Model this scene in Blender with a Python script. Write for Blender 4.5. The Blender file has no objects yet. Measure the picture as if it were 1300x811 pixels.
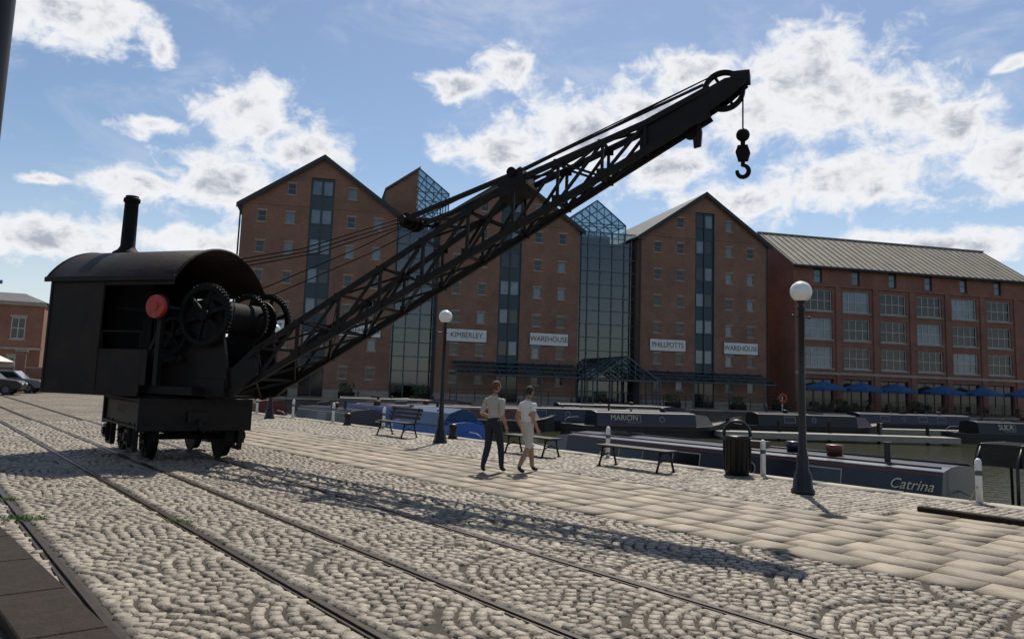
import bpy, math, random, bmesh
import numpy as np
from mathutils import Vector, Matrix, Quaternion
random.seed(7); rng=np.random.default_rng(7)
scene=bpy.context.scene
COL=bpy.context.collection

# ------------------------------------------------------------------ materials
def mat(name,color,rough=0.7,metal=0.0,var=0.0,vscale=3.0,bump=0.0,bscale=30.0,spec=0.5,color2=None,island=0.0,alpha=1.0,detail=6,coat=0.0,stain=0.0):
    m=bpy.data.materials.new(name); m.use_nodes=True
    nt=m.node_tree; N=nt.nodes; L=nt.links
    b=N['Principled BSDF']
    b.inputs['Base Color'].default_value=(*color,1); b.inputs['Roughness'].default_value=rough
    b.inputs['Metallic'].default_value=metal
    b.inputs['Specular IOR Level'].default_value=spec
    b.inputs['Coat Weight'].default_value=coat
    b.inputs['Alpha'].default_value=alpha
    tc=N.new('ShaderNodeTexCoord')
    src=None
    if var>0 or color2:
        nz=N.new('ShaderNodeTexNoise'); nz.inputs['Scale'].default_value=vscale; nz.inputs['Detail'].default_value=detail
        nz.inputs['Roughness'].default_value=0.65
        L.new(tc.outputs['Object'],nz.inputs['Vector'])
        mx=N.new('ShaderNodeMix'); mx.data_type='RGBA'
        c2=color2 if color2 else tuple(c*(1-var) for c in color)
        c1=color if color2 else tuple(min(1,c*(1+var)) for c in color)
        mx.inputs['A'].default_value=(*c1,1); mx.inputs['B'].default_value=(*c2,1)
        mr=N.new('ShaderNodeMapRange'); mr.inputs['From Min'].default_value=0.32; mr.inputs['From Max'].default_value=0.68
        L.new(nz.outputs['Fac'],mr.inputs['Value']); L.new(mr.outputs['Result'],mx.inputs['Factor'])
        src=mx.outputs['Result']
    def scaleby(src,val):
        mm=N.new('ShaderNodeVectorMath'); mm.operation='SCALE'
        if src: L.new(src,mm.inputs[0])
        else: mm.inputs[0].default_value=color
        L.new(val,mm.inputs['Scale']); return mm.outputs['Vector']
    if island>0:
        g=N.new('ShaderNodeNewGeometry')
        mr=N.new('ShaderNodeMapRange'); mr.inputs['To Min'].default_value=1-island; mr.inputs['To Max'].default_value=1+island
        L.new(g.outputs['Random Per Island'],mr.inputs['Value']); src=scaleby(src,mr.outputs['Result'])
    if stain>0:
        nz=N.new('ShaderNodeTexNoise'); nz.inputs['Scale'].default_value=.55; nz.inputs['Detail'].default_value=7; nz.inputs['Roughness'].default_value=.7
        L.new(tc.outputs['Object'],nz.inputs['Vector'])
        mr=N.new('ShaderNodeMapRange'); mr.inputs['From Min'].default_value=.33; mr.inputs['From Max'].default_value=.67; mr.inputs['To Min'].default_value=1-stain; mr.inputs['To Max'].default_value=1+stain
        L.new(nz.outputs['Fac'],mr.inputs['Value']); src=scaleby(src,mr.outputs['Result'])
    if src: L.new(src,b.inputs['Base Color'])
    if bump>0:
        nb=N.new('ShaderNodeTexNoise'); nb.inputs['Scale'].default_value=bscale; nb.inputs['Detail'].default_value=4
        L.new(tc.outputs['Object'],nb.inputs['Vector'])
        bp=N.new('ShaderNodeBump'); bp.inputs['Strength'].default_value=bump; bp.inputs['Distance'].default_value=0.02
        L.new(nb.outputs['Fac'],bp.inputs['Height']); L.new(bp.outputs['Normal'],b.inputs['Normal'])
    return m

def brickmat(name,c1,c2,mortar,bw=0.23,bh=0.075,mort=0.01,var=0.28):
    m=bpy.data.materials.new(name); m.use_nodes=True
    nt=m.node_tree; N=nt.nodes; L=nt.links; b=N['Principled BSDF']; b.inputs['Roughness'].default_value=0.9
    tc=N.new('ShaderNodeTexCoord'); sp=N.new('ShaderNodeSeparateXYZ'); cb=N.new('ShaderNodeCombineXYZ')
    ad=N.new('ShaderNodeMath'); ad.operation='ADD'
    L.new(tc.outputs['Object'],sp.inputs[0]); L.new(sp.outputs['X'],ad.inputs[0]); L.new(sp.outputs['Y'],ad.inputs[1])
    L.new(ad.outputs[0],cb.inputs['X']); L.new(sp.outputs['Z'],cb.inputs['Y'])
    br=N.new('ShaderNodeTexBrick'); br.inputs['Scale'].default_value=1.0
    br.inputs['Brick Width'].default_value=bw; br.inputs['Row Height'].default_value=bh; br.inputs['Mortar Size'].default_value=mort
    br.inputs['Color1'].default_value=(*c1,1); br.inputs['Color2'].default_value=(*c2,1); br.inputs['Mortar'].default_value=(*mortar,1)
    L.new(cb.outputs[0],br.inputs['Vector'])
    nz=N.new('ShaderNodeTexNoise'); nz.inputs['Scale'].default_value=0.45; nz.inputs['Detail'].default_value=8; nz.inputs['Roughness'].default_value=0.7
    L.new(tc.outputs['Object'],nz.inputs['Vector'])
    mr=N.new('ShaderNodeMapRange'); mr.inputs['From Min'].default_value=.3; mr.inputs['From Max'].default_value=.7
    mr.inputs['To Min'].default_value=1-var; mr.inputs['To Max'].default_value=1+var; L.new(nz.outputs['Fac'],mr.inputs['Value'])
    mm=N.new('ShaderNodeVectorMath'); mm.operation='SCALE'; L.new(br.outputs['Color'],mm.inputs[0]); L.new(mr.outputs['Result'],mm.inputs['Scale'])
    L.new(mm.outputs['Vector'],b.inputs['Base Color'])
    return m

M={}
M['black']=mat('crane_black_paint',(.0065,.0058,.0055),.55,var=.4,vscale=2.5,bump=.3,bscale=12,color2=(.016,.0115,.009),spec=.22)
M['cab']=mat('sooty_brown_plate',(.010,.008,.0072),.6,vscale=1.6,bump=.35,bscale=9,color2=(.028,.019,.0145),spec=.22,detail=9)
M['blackmatte']=mat('sooty_steel',(.0045,.0043,.0042),.7,var=.4,vscale=4,bump=.3,bscale=18,spec=.2)
M['red']=mat('red_paint',(.40,.035,.02),.5,var=.25,vscale=9)
M['rope']=mat('wire_rope',(.010,.009,.008),.7,spec=.2)
M['iron']=mat('cast_iron_black',(.009,.009,.010),.4,var=.2,vscale=8,spec=.4)
M['globe']=mat('opal_globe',(.85,.84,.78),.25)
M['brick']=brickmat('warehouse_brick',(.265,.120,.074),(.195,.088,.055),(.22,.17,.13))
M['brick2']=brickmat('red_brick',(.265,.098,.062),(.20,.073,.047),(.20,.15,.12))
M['slate']=mat('slate_roof',(.075,.075,.08),.65,var=.3,vscale=1.5,bump=.4,bscale=6)
M['tile']=mat('concrete_tile_roof',(.24,.22,.18),.85,var=.18,vscale=.7,bump=.4,bscale=5,spec=.3)
M['fascia']=mat('dark_fascia',(.018,.026,.030),.6)
M['teal']=mat('teal_cladding',(.012,.036,.054),.4,var=.2,vscale=2)
M['glass']=mat('window_glass',(.012,.015,.018),.08,spec=.6,var=.5,vscale=.5)
M['glassb']=mat('bright_glass',(.11,.15,.19),.1,spec=.8,var=.5,vscale=.4)
M['frame']=mat('window_frame',(.36,.34,.30),.6)
M['white']=mat('white_paint',(.72,.72,.69),.5,var=.08,vscale=4)
M['wframe']=mat('white_window_frame',(.5,.5,.48),.5)
M['sign']=mat('white_sign_board',(.70,.69,.64),.6,var=.08,vscale=2)
M['letter']=mat('sign_letters',(.05,.05,.05),.6)
M['stone']=mat('pale_stone',(.30,.26,.21),.85,var=.2,vscale=3,bump=.3)
M['steel']=mat('atrium_steel',(.055,.085,.10),.45)
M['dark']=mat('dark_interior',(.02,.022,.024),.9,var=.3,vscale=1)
M['setts']=mat('granite_setts',(.275,.235,.180),.60,vscale=14,color2=(.165,.138,.104),island=.27,bump=.45,bscale=55,stain=.24)
M['settsB']=mat('grey_setts',(.265,.228,.178),.62,vscale=9,color2=(.17,.145,.11),island=.28,bump=.45,bscale=45,stain=.22)
M['flag']=mat('york_flagstones',(.27,.222,.158),.70,vscale=3.2,color2=(.175,.140,.098),island=.20,bump=.4,bscale=28,detail=10,stain=.24)
M['bed']=mat('sand_joint_bed',(.045,.036,.026),.95,var=.35,vscale=6,bump=.5,bscale=60)
M['coping']=mat('granite_coping',(.27,.245,.20),.7,var=.2,vscale=4,island=.15,bump=.3,bscale=30)
M['rail']=mat('rail_steel',(.045,.032,.024),.45,metal=.5,var=.3,vscale=12)
M['wood']=mat('weathered_wood',(.022,.014,.009),.8,var=.3,vscale=8,bump=.4,bscale=40,spec=.2)
M['qwall']=mat('quay_wall_stone',(.06,.055,.045),.85,var=.35,vscale=1.6,bump=.5,bscale=6)
M['navy']=mat('navy_boat_paint',(.009,.012,.028),.35,coat=.2,var=.15)
M['bblack']=mat('boat_black',(.010,.010,.011),.45)
M['canvas']=mat('black_canvas',(.010,.010,.011),.95,var=.3,bump=.3,bscale=8,spec=.1)
M['blue']=mat('blue_boat_paint',(.02,.10,.34),.4,var=.15,vscale=4)
M['tarp']=mat('blue_canvas',(.02,.06,.13),.8,var=.2,vscale=3)
M['maroon']=mat('maroon_boat_paint',(.11,.025,.018),.45,var=.2)
M['grey']=mat('grey_roof_paint',(.08,.085,.09),.55,var=.15,vscale=3)
M['cream']=mat('cream_letters',(.62,.55,.38),.5)
M['dull']=mat('faded_letters',(.16,.14,.11),.7)
M['brown']=mat('varnished_wood',(.10,.045,.02),.5,var=.3,vscale=6)
M['concrete']=mat('pontoon_deck',(.28,.26,.22),.85,var=.15,vscale=2,bump=.2)
M['orange']=mat('orange_plastic',(.6,.1,.03),.5)
M['tyre']=mat('tyre_rubber',(.02,.02,.02),.85)
M['hemp']=mat('mooring_rope_fibre',(.30,.27,.20),.9)
M['tent']=mat('white_canvas',(.60,.60,.58),.8)
M['carpaint']=mat('silver_car_paint',(.18,.19,.21),.3,metal=.4,coat=.5)

def yardmat():
    m=bpy.data.materials.new('cobbled_ground'); m.use_nodes=True
    nt=m.node_tree;N=nt.nodes;L=nt.links;b=N['Principled BSDF'];b.inputs['Roughness'].default_value=.85
    b.inputs['Specular IOR Level'].default_value=.3
    tc=N.new('ShaderNodeTexCoord')
    v=N.new('ShaderNodeTexVoronoi');v.inputs['Scale'].default_value=7.5;L.new(tc.outputs['Object'],v.inputs['Vector'])
    v2=N.new('ShaderNodeTexVoronoi');v2.feature='DISTANCE_TO_EDGE';v2.inputs['Scale'].default_value=7.5;L.new(tc.outputs['Object'],v2.inputs['Vector'])
    sp=N.new('ShaderNodeSeparateColor');L.new(v.outputs['Color'],sp.inputs[0])
    cr=N.new('ShaderNodeValToRGB');cr.color_ramp.elements[0].color=(.135,.115,.085,1);cr.color_ramp.elements[1].color=(.28,.24,.185,1)
    L.new(sp.outputs[0],cr.inputs[0])
    st=N.new('ShaderNodeMapRange');st.inputs['From Max'].default_value=.12;L.new(v2.outputs['Distance'],st.inputs['Value'])
    mx=N.new('ShaderNodeMix');mx.data_type='RGBA';mx.inputs['A'].default_value=(.06,.05,.038,1)
    L.new(cr.outputs[0],mx.inputs['B']);L.new(st.outputs['Result'],mx.inputs['Factor'])
    nz=N.new('ShaderNodeTexNoise');nz.inputs['Scale'].default_value=.35;nz.inputs['Detail'].default_value=8;L.new(tc.outputs['Object'],nz.inputs['Vector'])
    mr=N.new('ShaderNodeMapRange');mr.inputs['From Min'].default_value=.3;mr.inputs['From Max'].default_value=.7;mr.inputs['To Min'].default_value=.75;mr.inputs['To Max'].default_value=1.25
    L.new(nz.outputs['Fac'],mr.inputs['Value'])
    mm=N.new('ShaderNodeVectorMath');mm.operation='SCALE';L.new(mx.outputs['Result'],mm.inputs[0]);L.new(mr.outputs['Result'],mm.inputs['Scale'])
    L.new(mm.outputs['Vector'],b.inputs['Base Color'])
    bp=N.new('ShaderNodeBump');bp.inputs['Strength'].default_value=.6;bp.inputs['Distance'].default_value=.02
    L.new(st.outputs['Result'],bp.inputs['Height']);L.new(bp.outputs['Normal'],b.inputs['Normal'])
    return m
M['yard']=yardmat()

def watermat():
    m=bpy.data.materials.new('dock_water');m.use_nodes=True
    nt=m.node_tree;N=nt.nodes;L=nt.links;b=N['Principled BSDF']
    b.inputs['Base Color'].default_value=(.045,.045,.02,1);b.inputs['Roughness'].default_value=.08;b.inputs['IOR'].default_value=1.33
    tc=N.new('ShaderNodeTexCoord');mp=N.new('ShaderNodeMapping');mp.inputs['Scale'].default_value=(1.2,2.6,1)
    L.new(tc.outputs['Object'],mp.inputs[0])
    n1=N.new('ShaderNodeTexNoise');n1.inputs['Scale'].default_value=1.6;n1.inputs['Detail'].default_value=6;L.new(mp.outputs[0],n1.inputs['Vector'])
    bp=N.new('ShaderNodeBump');bp.inputs['Strength'].default_value=.5;bp.inputs['Distance'].default_value=.09
    L.new(n1.outputs['Fac'],bp.inputs['Height']);L.new(bp.outputs['Normal'],b.inputs['Normal'])
    return m
M['water']=watermat()
def clearglass(name,tint,fac):
    m=bpy.data.materials.new(name);m.use_nodes=True
    nt=m.node_tree;N=nt.nodes;L=nt.links;N.remove(N['Principled BSDF'])
    o=N['Material Output'];t=N.new('ShaderNodeBsdfTransparent');t.inputs[0].default_value=(*tint,1)
    g=N.new('ShaderNodeBsdfGlossy');g.inputs['Roughness'].default_value=.05;g.inputs[0].default_value=(.52,.58,.62,1)
    mx=N.new('ShaderNodeMixShader');mx.inputs[0].default_value=fac
    L.new(t.outputs[0],mx.inputs[1]);L.new(g.outputs[0],mx.inputs[2]);L.new(mx.outputs[0],o.inputs[0])
    return m
M['clear']=clearglass('atrium_glass',(.50,.62,.66),.15)

# ------------------------------------------------------------------ mesh builder
class MB:
    def __init__(s): s.v=[];s.f=[];s.m=[];s.s=[];s.mats=[]
    def mi(s,k):
        if k not in s.mats: s.mats.append(k)
        return s.mats.index(k)
    def add(s,vs,fs,k,smooth=False):
        o=len(s.v); i=s.mi(k)
        s.v+= [tuple(p) for p in vs]
        for f in fs: s.f.append(tuple(o+a for a in f)); s.m.append(i); s.s.append(smooth)
    def box(s,c,d,k,rot=0.0):
        hx,hy,hz=d[0]/2,d[1]/2,d[2]/2; cr,sr=math.cos(rot),math.sin(rot)
        vs=[]
        for z in(-hz,hz):
            for x,y in((-hx,-hy),(hx,-hy),(hx,hy),(-hx,hy)):
                vs.append((c[0]+x*cr-y*sr,c[1]+x*sr+y*cr,c[2]+z))
        s.add(vs,[(3,2,1,0),(4,5,6,7),(0,1,5,4),(1,2,6,5),(2,3,7,6),(3,0,4,7)],k)
    def b2(s,x0,x1,y0,y1,z0,z1,k): s.box(((x0+x1)/2,(y0+y1)/2,(z0+z1)/2),(x1-x0,y1-y0,z1-z0),k)
    def basis(s,p,q):
        p=Vector(p);q=Vector(q);d=(q-p);
        L=d.length; d=d/L if L>1e-9 else Vector((0,0,1))
        up=Vector((0,0,1)) if abs(d.z)<.95 else Vector((0,1,0))
        a=d.cross(up).normalized(); b=a.cross(d).normalized()
        return p,q,a,b
    def beam(s,p,q,w,h,k):
        p,q,a,b=s.basis(p,q); vs=[]
        for e in(p,q):
            for i,j in((-1,-1),(1,-1),(1,1),(-1,1)): vs.append(e+a*(i*w/2)+b*(j*h/2))
        s.add(vs,[(0,1,2,3),(7,6,5,4),(4,5,1,0),(5,6,2,1),(6,7,3,2),(7,4,0,3)],k)
    def cyl(s,p,q,r1,k,r2=None,n=16,caps=True,smooth=True):
        if r2 is None:r2=r1
        p,q,a,b=s.basis(p,q); vs=[]
        for e,r in((p,r1),(q,r2)):
            for i in range(n):
                t=2*math.pi*i/n; vs.append(e+a*(r*math.cos(t))+b*(r*math.sin(t)))
        s.add(vs,[(i,(i+1)%n,n+(i+1)%n,n+i) for i in range(n)],k,smooth)
        if caps:
            s.add(vs[:n],[tuple(range(n))[::-1]],k); s.add(vs[n:],[tuple(range(n))],k)
    def lathe(s,prof,c,k,n=20,smooth=True):
        vs=[]
        for r,z in prof:
            for i in range(n):
                t=2*math.pi*i/n; vs.append((c[0]+r*math.cos(t),c[1]+r*math.sin(t),c[2]+z))
        fs=[]
        for j in range(len(prof)-1):
            for i in range(n): fs.append((j*n+i,j*n+(i+1)%n,(j+1)*n+(i+1)%n,(j+1)*n+i))
        fs.append(tuple(range(n))[::-1]); fs.append(tuple((len(prof)-1)*n+i for i in range(n)))
        s.add(vs,fs,k,smooth)
    def tube(s,pts,r,k,n=8):
        pts=[Vector(p) for p in pts]; rr=r if isinstance(r,(list,tuple)) else [r]*len(pts)
        vs=[];ref=None
        for i,p in enumerate(pts):
            d=(pts[min(i+1,len(pts)-1)]-pts[max(i-1,0)]).normalized()
            if ref is None: ref=Vector((0,0,1)) if abs(d.z)<.9 else Vector((1,0,0))
            a=d.cross(ref).normalized(); b=a.cross(d).normalized(); ref=b
            for j in range(n):
                t=2*math.pi*j/n; vs.append(p+a*(rr[i]*math.cos(t))+b*(rr[i]*math.sin(t)))
        fs=[(i*n+j,i*n+(j+1)%n,(i+1)*n+(j+1)%n,(i+1)*n+j) for i in range(len(pts)-1) for j in range(n)]
        fs.append(tuple(range(n))[::-1]); fs.append(tuple((len(pts)-1)*n+j for j in range(n)))
        s.add(vs,fs,k,True)
    def prism(s,poly,axis,a0,a1,k):
        def P(u,v,a): return {'y':(u,a,v),'x':(a,u,v),'z':(u,v,a)}[axis]
        n=len(poly); vs=[P(u,v,a0) for u,v in poly]+[P(u,v,a1) for u,v in poly]
        fs=[tuple(range(n)),tuple(range(2*n-1,n-1,-1))]+[((i+1)%n,i,n+i,n+(i+1)%n) for i in range(n)]
        s.add(vs,fs,k)
    def sphere(s,c,r,k,nu=16,nv=10,sc=(1,1,1)):
        vs=[];fs=[]
        for j in range(nv+1):
            ph=math.pi*j/nv
            for i in range(nu):
                t=2*math.pi*i/nu
                vs.append((c[0]+r*sc[0]*math.sin(ph)*math.cos(t),c[1]+r*sc[1]*math.sin(ph)*math.sin(t),c[2]-r*sc[2]*math.cos(ph)))
        for j in range(nv):
            for i in range(nu): fs.append((j*nu+i,j*nu+(i+1)%nu,(j+1)*nu+(i+1)%nu,(j+1)*nu+i))
        s.add(vs,fs,k,True)
    def build(s,name,loc=(0,0,0),rot=0.0,parent=None,bevel=0):
        me=bpy.data.meshes.new(name); me.from_pydata(s.v,[],s.f)
        for k in s.mats: me.materials.append(M[k])
        me.polygons.foreach_set('material_index',s.m); me.polygons.foreach_set('use_smooth',s.s)
        me.update()
        o=bpy.data.objects.new(name,me); COL.objects.link(o); o.location=loc; o.rotation_euler=(0,0,rot)
        if parent: o.parent=parent
        if bevel:
            md=o.modifiers.new('bevel','BEVEL'); md.width=bevel; md.segments=1; md.limit_method='ANGLE'; md.angle_limit=.9
        return o
def empty(name,loc=(0,0,0),rot=0.0):
    o=bpy.data.objects.new(name,None); COL.objects.link(o); o.location=loc; o.rotation_euler=(0,0,rot); return o
def text(body,size,k,loc,rot,parent,name='lettering',align='CENTER',ext=.01,sx=1.0,shear=0):
    c=bpy.data.curves.new(name,'FONT'); c.body=body; c.size=size; c.extrude=ext; c.align_x=align; c.align_y='CENTER'; c.shear=shear; c.materials.append(M[k])
    o=bpy.data.objects.new(name,c); COL.objects.link(o); o.parent=parent; o.location=loc; o.rotation_euler=rot; o.scale=(sx,1,1); return o

# ------------------------------------------------------------------ site frames
Q0=(6.3,14.7); U=(-.651,.759); NN=(.759,.651); UA=math.atan2(.759,-.651)
def q(t,p,z=0.0): return (Q0[0]+t*U[0]-p*NN[0],Q0[1]+t*U[1]-p*NN[1],z)
EDGE=-0.8
BA=math.radians(13.4); D=(math.cos(BA),math.sin(BA)); MM=(math.sin(BA),-math.cos(BA))
F0=(-15.6,66.0)
def fpt(s,b,z=0.0): return (F0[0]+s*D[0]+b*MM[0],F0[1]+s*D[1]+b*MM[1],z)
FARB=6.2

# ------------------------------------------------------------------ ground, quay walls, water
E0=q(0,EDGE); W0=fpt(0,FARB)
a=np.array([[U[0],-D[0]],[U[1],-D[1]]]); bb=np.array([W0[0]-E0[0],W0[1]-E0[1]])
ti,si=np.linalg.solve(a,bb)
I=(E0[0]+ti*U[0],E0[1]+ti*U[1])
qn=(E0[0]-120*U[0],E0[1]-120*U[1]); fl=(W0[0]-700*D[0],W0[1]-700*D[1]); fr=(W0[0]+900*D[0],W0[1]+900*D[1])
g=MB()
g.add([(qn[0],qn[1],0),(I[0],I[1],0),(fl[0],fl[1],0),(-900,-900,0),(qn[0],-900,0)],[(0,1,2,3,4)],'yard')
g.add([(fl[0],fl[1],0),(fr[0],fr[1],0),(fr[0],1500,0),(fl[0],1500,0)],[(0,1,2,3)],'yard')
g.build('ground')
w=MB()
w.add([(qn[0],qn[1],0),(I[0],I[1],0),(I[0],I[1],-3),(qn[0],qn[1],-3)],[(0,1,2,3)],'qwall')
w.add([(I[0],I[1],0),(fr[0],fr[1],0),(fr[0],fr[1],-3),(I[0],I[1],-3)],[(0,1,2,3)],'qwall')
w.build('quay_wall')
w=MB(); w.add([(I[0]-1,I[1]-1,-.9),(qn[0]-1,qn[1]-1,-.9),(900,-60,-.9),(fr[0]+1,fr[1]+1,-.9)],[(0,1,2,3)],'water'); w.build('water')

b=MB(); c=[q(-9,EDGE+.35),q(23,EDGE+.35),q(23,22),q(-9,22)]
b.add([(x,y,.004) for x,y,z in c],[(0,1,2,3)],'bed'); b.build('paving_bed')

def inview(x,y,m=.6): return y>4.6 and abs(x)<.70*y+m
T1=lambda t:9.3-.05*t
RAILS=[lambda t:T1(t)+.74,lambda t:T1(t)-.74,lambda t:11.17-.055*t,lambda t:12.62-.055*t]
def nearrail(t,p,e=.085): return any(abs(p-r(t))<e for r in RAILS)

class Stones:
    def __init__(s): s.c=[]
    def add(s,t,p,lt,lp,ang,h=.03,tilt=.05,bev=.22): s.c.append((t,p,lt,lp,ang,h,tilt,bev))
    def build(s,name,k,jit=.07):
        A=np.array(s.c); n=len(A)
        t,p,lt,lp,ang,h,tilt,bev=A.T
        ca,sa=np.cos(ang),np.sin(ang)
        hh=h+rng.normal(0,.0028,n); tx=rng.normal(0,1,n)*tilt; ty=rng.normal(0,1,n)*tilt
        base=np.array([(-1,-1),(1,-1),(1,1),(-1,1)])
        V=np.zeros((n,8,3))
        for i,(bx,by) in enumerate(base):
            for lvl in (0,1):
                jx=rng.uniform(-jit,jit,n); jy=rng.uniform(-jit,jit,n)
                sh=1-bev*lvl
                x=(bx*sh+jx)*lt/2; y=(by*sh+jy)*lp/2
                z=hh+tx*x+ty*y if lvl==1 else np.zeros(n)
                T=t+x*ca-y*sa; P=p+x*sa+y*ca
                V[:,i+4*lvl,0]=Q0[0]+T*U[0]-P*NN[0]; V[:,i+4*lvl,1]=Q0[1]+T*U[1]-P*NN[1]; V[:,i+4*lvl,2]=z
        F0_=np.array([(4,5,6,7),(0,1,5,4),(1,2,6,5),(2,3,7,6),(3,0,4,7)])
        F=(F0_[None]+(np.arange(n)*8)[:,None,None]).reshape(-1,4)
        me=bpy.data.meshes.new(name); me.vertices.add(n*8); me.vertices.foreach_set('co',V.reshape(-1))
        me.loops.add(len(F)*4); me.loops.foreach_set('vertex_index',F.reshape(-1).astype(np.int32))
        me.polygons.add(len(F)); me.polygons.foreach_set('loop_start',np.arange(len(F),dtype=np.int32)*4)
        me.update(calc_edges=True); me.validate(); me.materials.append(M[k])
        o=bpy.data.objects.new(name,me); COL.objects.link(o); return o

# fish-scale fans of small setts
st=Stones(); R=1.0; step=.125
for j in range(-12,26):
    for i in range(-2,13):
        cx=6.9+i*2*R+(j%2)*R; cy=j*R+.3
        x0,y0,_=q(cy,cx)
        if not inview(x0,y0,2.2) or cy>24: continue
        fronts=[(cx+R,cy-R),(cx-R,cy-R),(cx,cy-2*R)]
        r=R-step*.5
        while r>.03:
            n=max(4,int(2*math.pi*r/.118)); off=random.random()
            for k in range(n):
                th=2*math.pi*(k+off+random.uniform(-.05,.05))/n
                P=cx+r*math.sin(th); T=cy+r*math.cos(th)
                if any((P-fx)**2+(T-fy)**2<(R+.045)**2 for fx,fy in fronts): continue
                if P<6.28 or T>22.5 or P>21: continue
                if 12.7<P<13.3 and T<4.6: continue
                x,y,_=q(T,P)
                if not inview(x,y) or nearrail(T,P,.10): continue
                st.add(T,P,step*random.uniform(.72,.80),2*math.pi*r/n*random.uniform(.84,.92),th,.028,.05,.17)
            r-=step
st.build('fan_cobbles','setts',.05)
st=Stones()
t=-8.0
while t<23:
    lt=random.uniform(.115,.14); p=EDGE+.45+random.uniform(0,.1)
    while p<2.9:
        lp=random.uniform(.13,.22)
        x,y,_=q(t,p+lp/2)
        if inview(x,y) and p+lp<2.93 and not (t<-1.6 and p>1.35): st.add(t,p+lp/2,lt*.90,lp*.93,0,.026,.05,.16)
        p+=lp
    t+=lt
for rr in RAILS:
    for sgn in (-1,1):
        t=-8
        while t<22.5:
            lt=random.uniform(.14,.22); P=rr(t)+sgn*.14
            x,y,_=q(t,P)
            if inview(x,y) : st.add(t+lt/2,P,lt*.94,.11,-.05,.024,.04,.16)
            t+=lt
st.build('setts','settsB',.05)
st=Stones()
def flags(p0,p1,ta,tb):
    p=p0
    while p<p1-.1:
        lp=min(random.uniform(.38,.60),p1-p)
        if p1-p-lp<.25: lp=p1-p
        t=ta+random.uniform(0,.6)
        while t<tb:
            lt=random.uniform(.45,.95); x,y,_=q(t+lt/2,p+lp/2)
            if inview(x,y,1.2): st.add(t+lt/2,p+lp/2,lt-.016,lp-.016,0,.026,.006,.015)
            t+=lt
        p+=lp
flags(2.95,6.22,-9,23); flags(1.38,2.93,-9,-1.65)
st.build('flagstones','flag',.006)
st=Stones(); t=-12
while t<60:
    lt=random.uniform(1.0,1.5); st.add(t+lt/2,EDGE+.2,lt-.012,.42,0,.035,.002,.02); t+=lt
st.build('quay_coping','coping',.005)
g=MB(); s_=si
while s_<120:
    g.box(fpt(s_+1,FARB-.2,.06),(1.98,.5,.12),'coping',BA); s_+=2
g.build('far_quay_coping')

for i,rr in enumerate(RAILS):
    r=MB(); ts=np.linspace(-9,60,70)
    for dp,wd,zt in((0,.050,.028),(.07,.02,.026)):
        vs=[];fs=[]
        for t in ts:
            for p_,z in((rr(t)+dp-wd/2,0),(rr(t)+dp-wd/2,zt),(rr(t)+dp+wd/2,zt),(rr(t)+dp+wd/2,0)): vs.append(q(t,p_,z))
        for a_ in range(len(ts)-1):
            for e in range(3): fs.append((a_*4+e,a_*4+e+1,(a_+1)*4+e+1,(a_+1)*4+e))
        r.add(vs,fs,'rail')
    r.build('railway_rail')
g=MB()
for i in range(9):
    tt=-6+i*1.18
    c=q(tt+.59,13.0,.045); g.box(c,(1.16,.5,.09),'wood',UA)
g.build('timber_baulk',bevel=.01)
g=MB(); g.box(q(-4.2,1.4,.04),(5.0,.14,.13),'wood',UA); g.build('dock_kerb',bevel=.015)
M['grass']=mat('grass',(.09,.15,.03),.8,var=.3)
def tuft(loc,n=60,r=.16):
    g=MB()
    for i in range(n):
        a_=random.uniform(0,6.28);d=random.uniform(0,r);h=random.uniform(.015,.05)
        x,y=d*math.cos(a_)*1.8,d*math.sin(a_);w_=.009
        a2=random.uniform(0,6.28);lx,ly=random.uniform(-.05,.05),random.uniform(-.05,.05)
        g.add([(x-w_*math.cos(a2),y-w_*math.sin(a2),0),(x+w_*math.cos(a2),y+w_*math.sin(a2),0),(x+lx,y+ly,h)],[(0,1,2)],'grass')
    g.build('grass_tuft',loc)
tuft(q(3.6,12.45,.02),320,.17); tuft(q(2.6,11.02,.02),120,.1); tuft(q(5.2,12.35,.02),120,.12)

# ------------------------------------------------------------------ buildings
def clip(poly,fn):
    out=[];n=len(poly)
    for i in range(n):
        a_,b_=poly[i],poly[(i+1)%n]; fa,fb=fn(*a_),fn(*b_)
        if fa<=0: out.append(a_)
        if (fa<0 and fb>0) or (fa>0 and fb<0):
            k=fa/(fa-fb); out.append((a_[0]+(b_[0]-a_[0])*k,a_[1]+(b_[1]-a_[1])*k))
    return out
def facade(mb,x0,x1,z0,top,zmax,holes,k,y=0.0,reveal=.16,split=()):
    xs=sorted({round(v,4) for v in [x0,x1,*split]+[h[0] for h in holes]+[h[1] for h in holes]})
    zs=sorted({round(v,4) for v in [z0,zmax]+[h[2] for h in holes]+[h[3] for h in holes]})
    for i in range(len(xs)-1):
        xa,xb=xs[i],xs[i+1]; Ta,Tb=top(xa),top(xb)
        for j in range(len(zs)-1):
            za,zb=zs[j],zs[j+1]; cx,cz=(xa+xb)/2,(za+zb)/2
            if any(h[0]<cx<h[1] and h[2]<cz<h[3] for h in holes): continue
            pl=clip([(xa,za),(xb,za),(xb,zb),(xa,zb)],lambda x,z:z-(Ta+(Tb-Ta)*(x-xa)/(xb-xa)))
            if len(pl)>=3: mb.add([(x,y,z) for x,z in pl],[tuple(range(len(pl)))],k)
    for a_,b_,c_,d_ in holes:
        r=y+reveal
        mb.add([(a_,y,c_),(b_,y,c_),(b_,y,d_),(a_,y,d_),(a_,r,c_),(b_,r,c_),(b_,r,d_),(a_,r,d_)],[(0,1,5,4),(1,2,6,5),(2,3,7,6),(3,0,4,7)],k)
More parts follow.
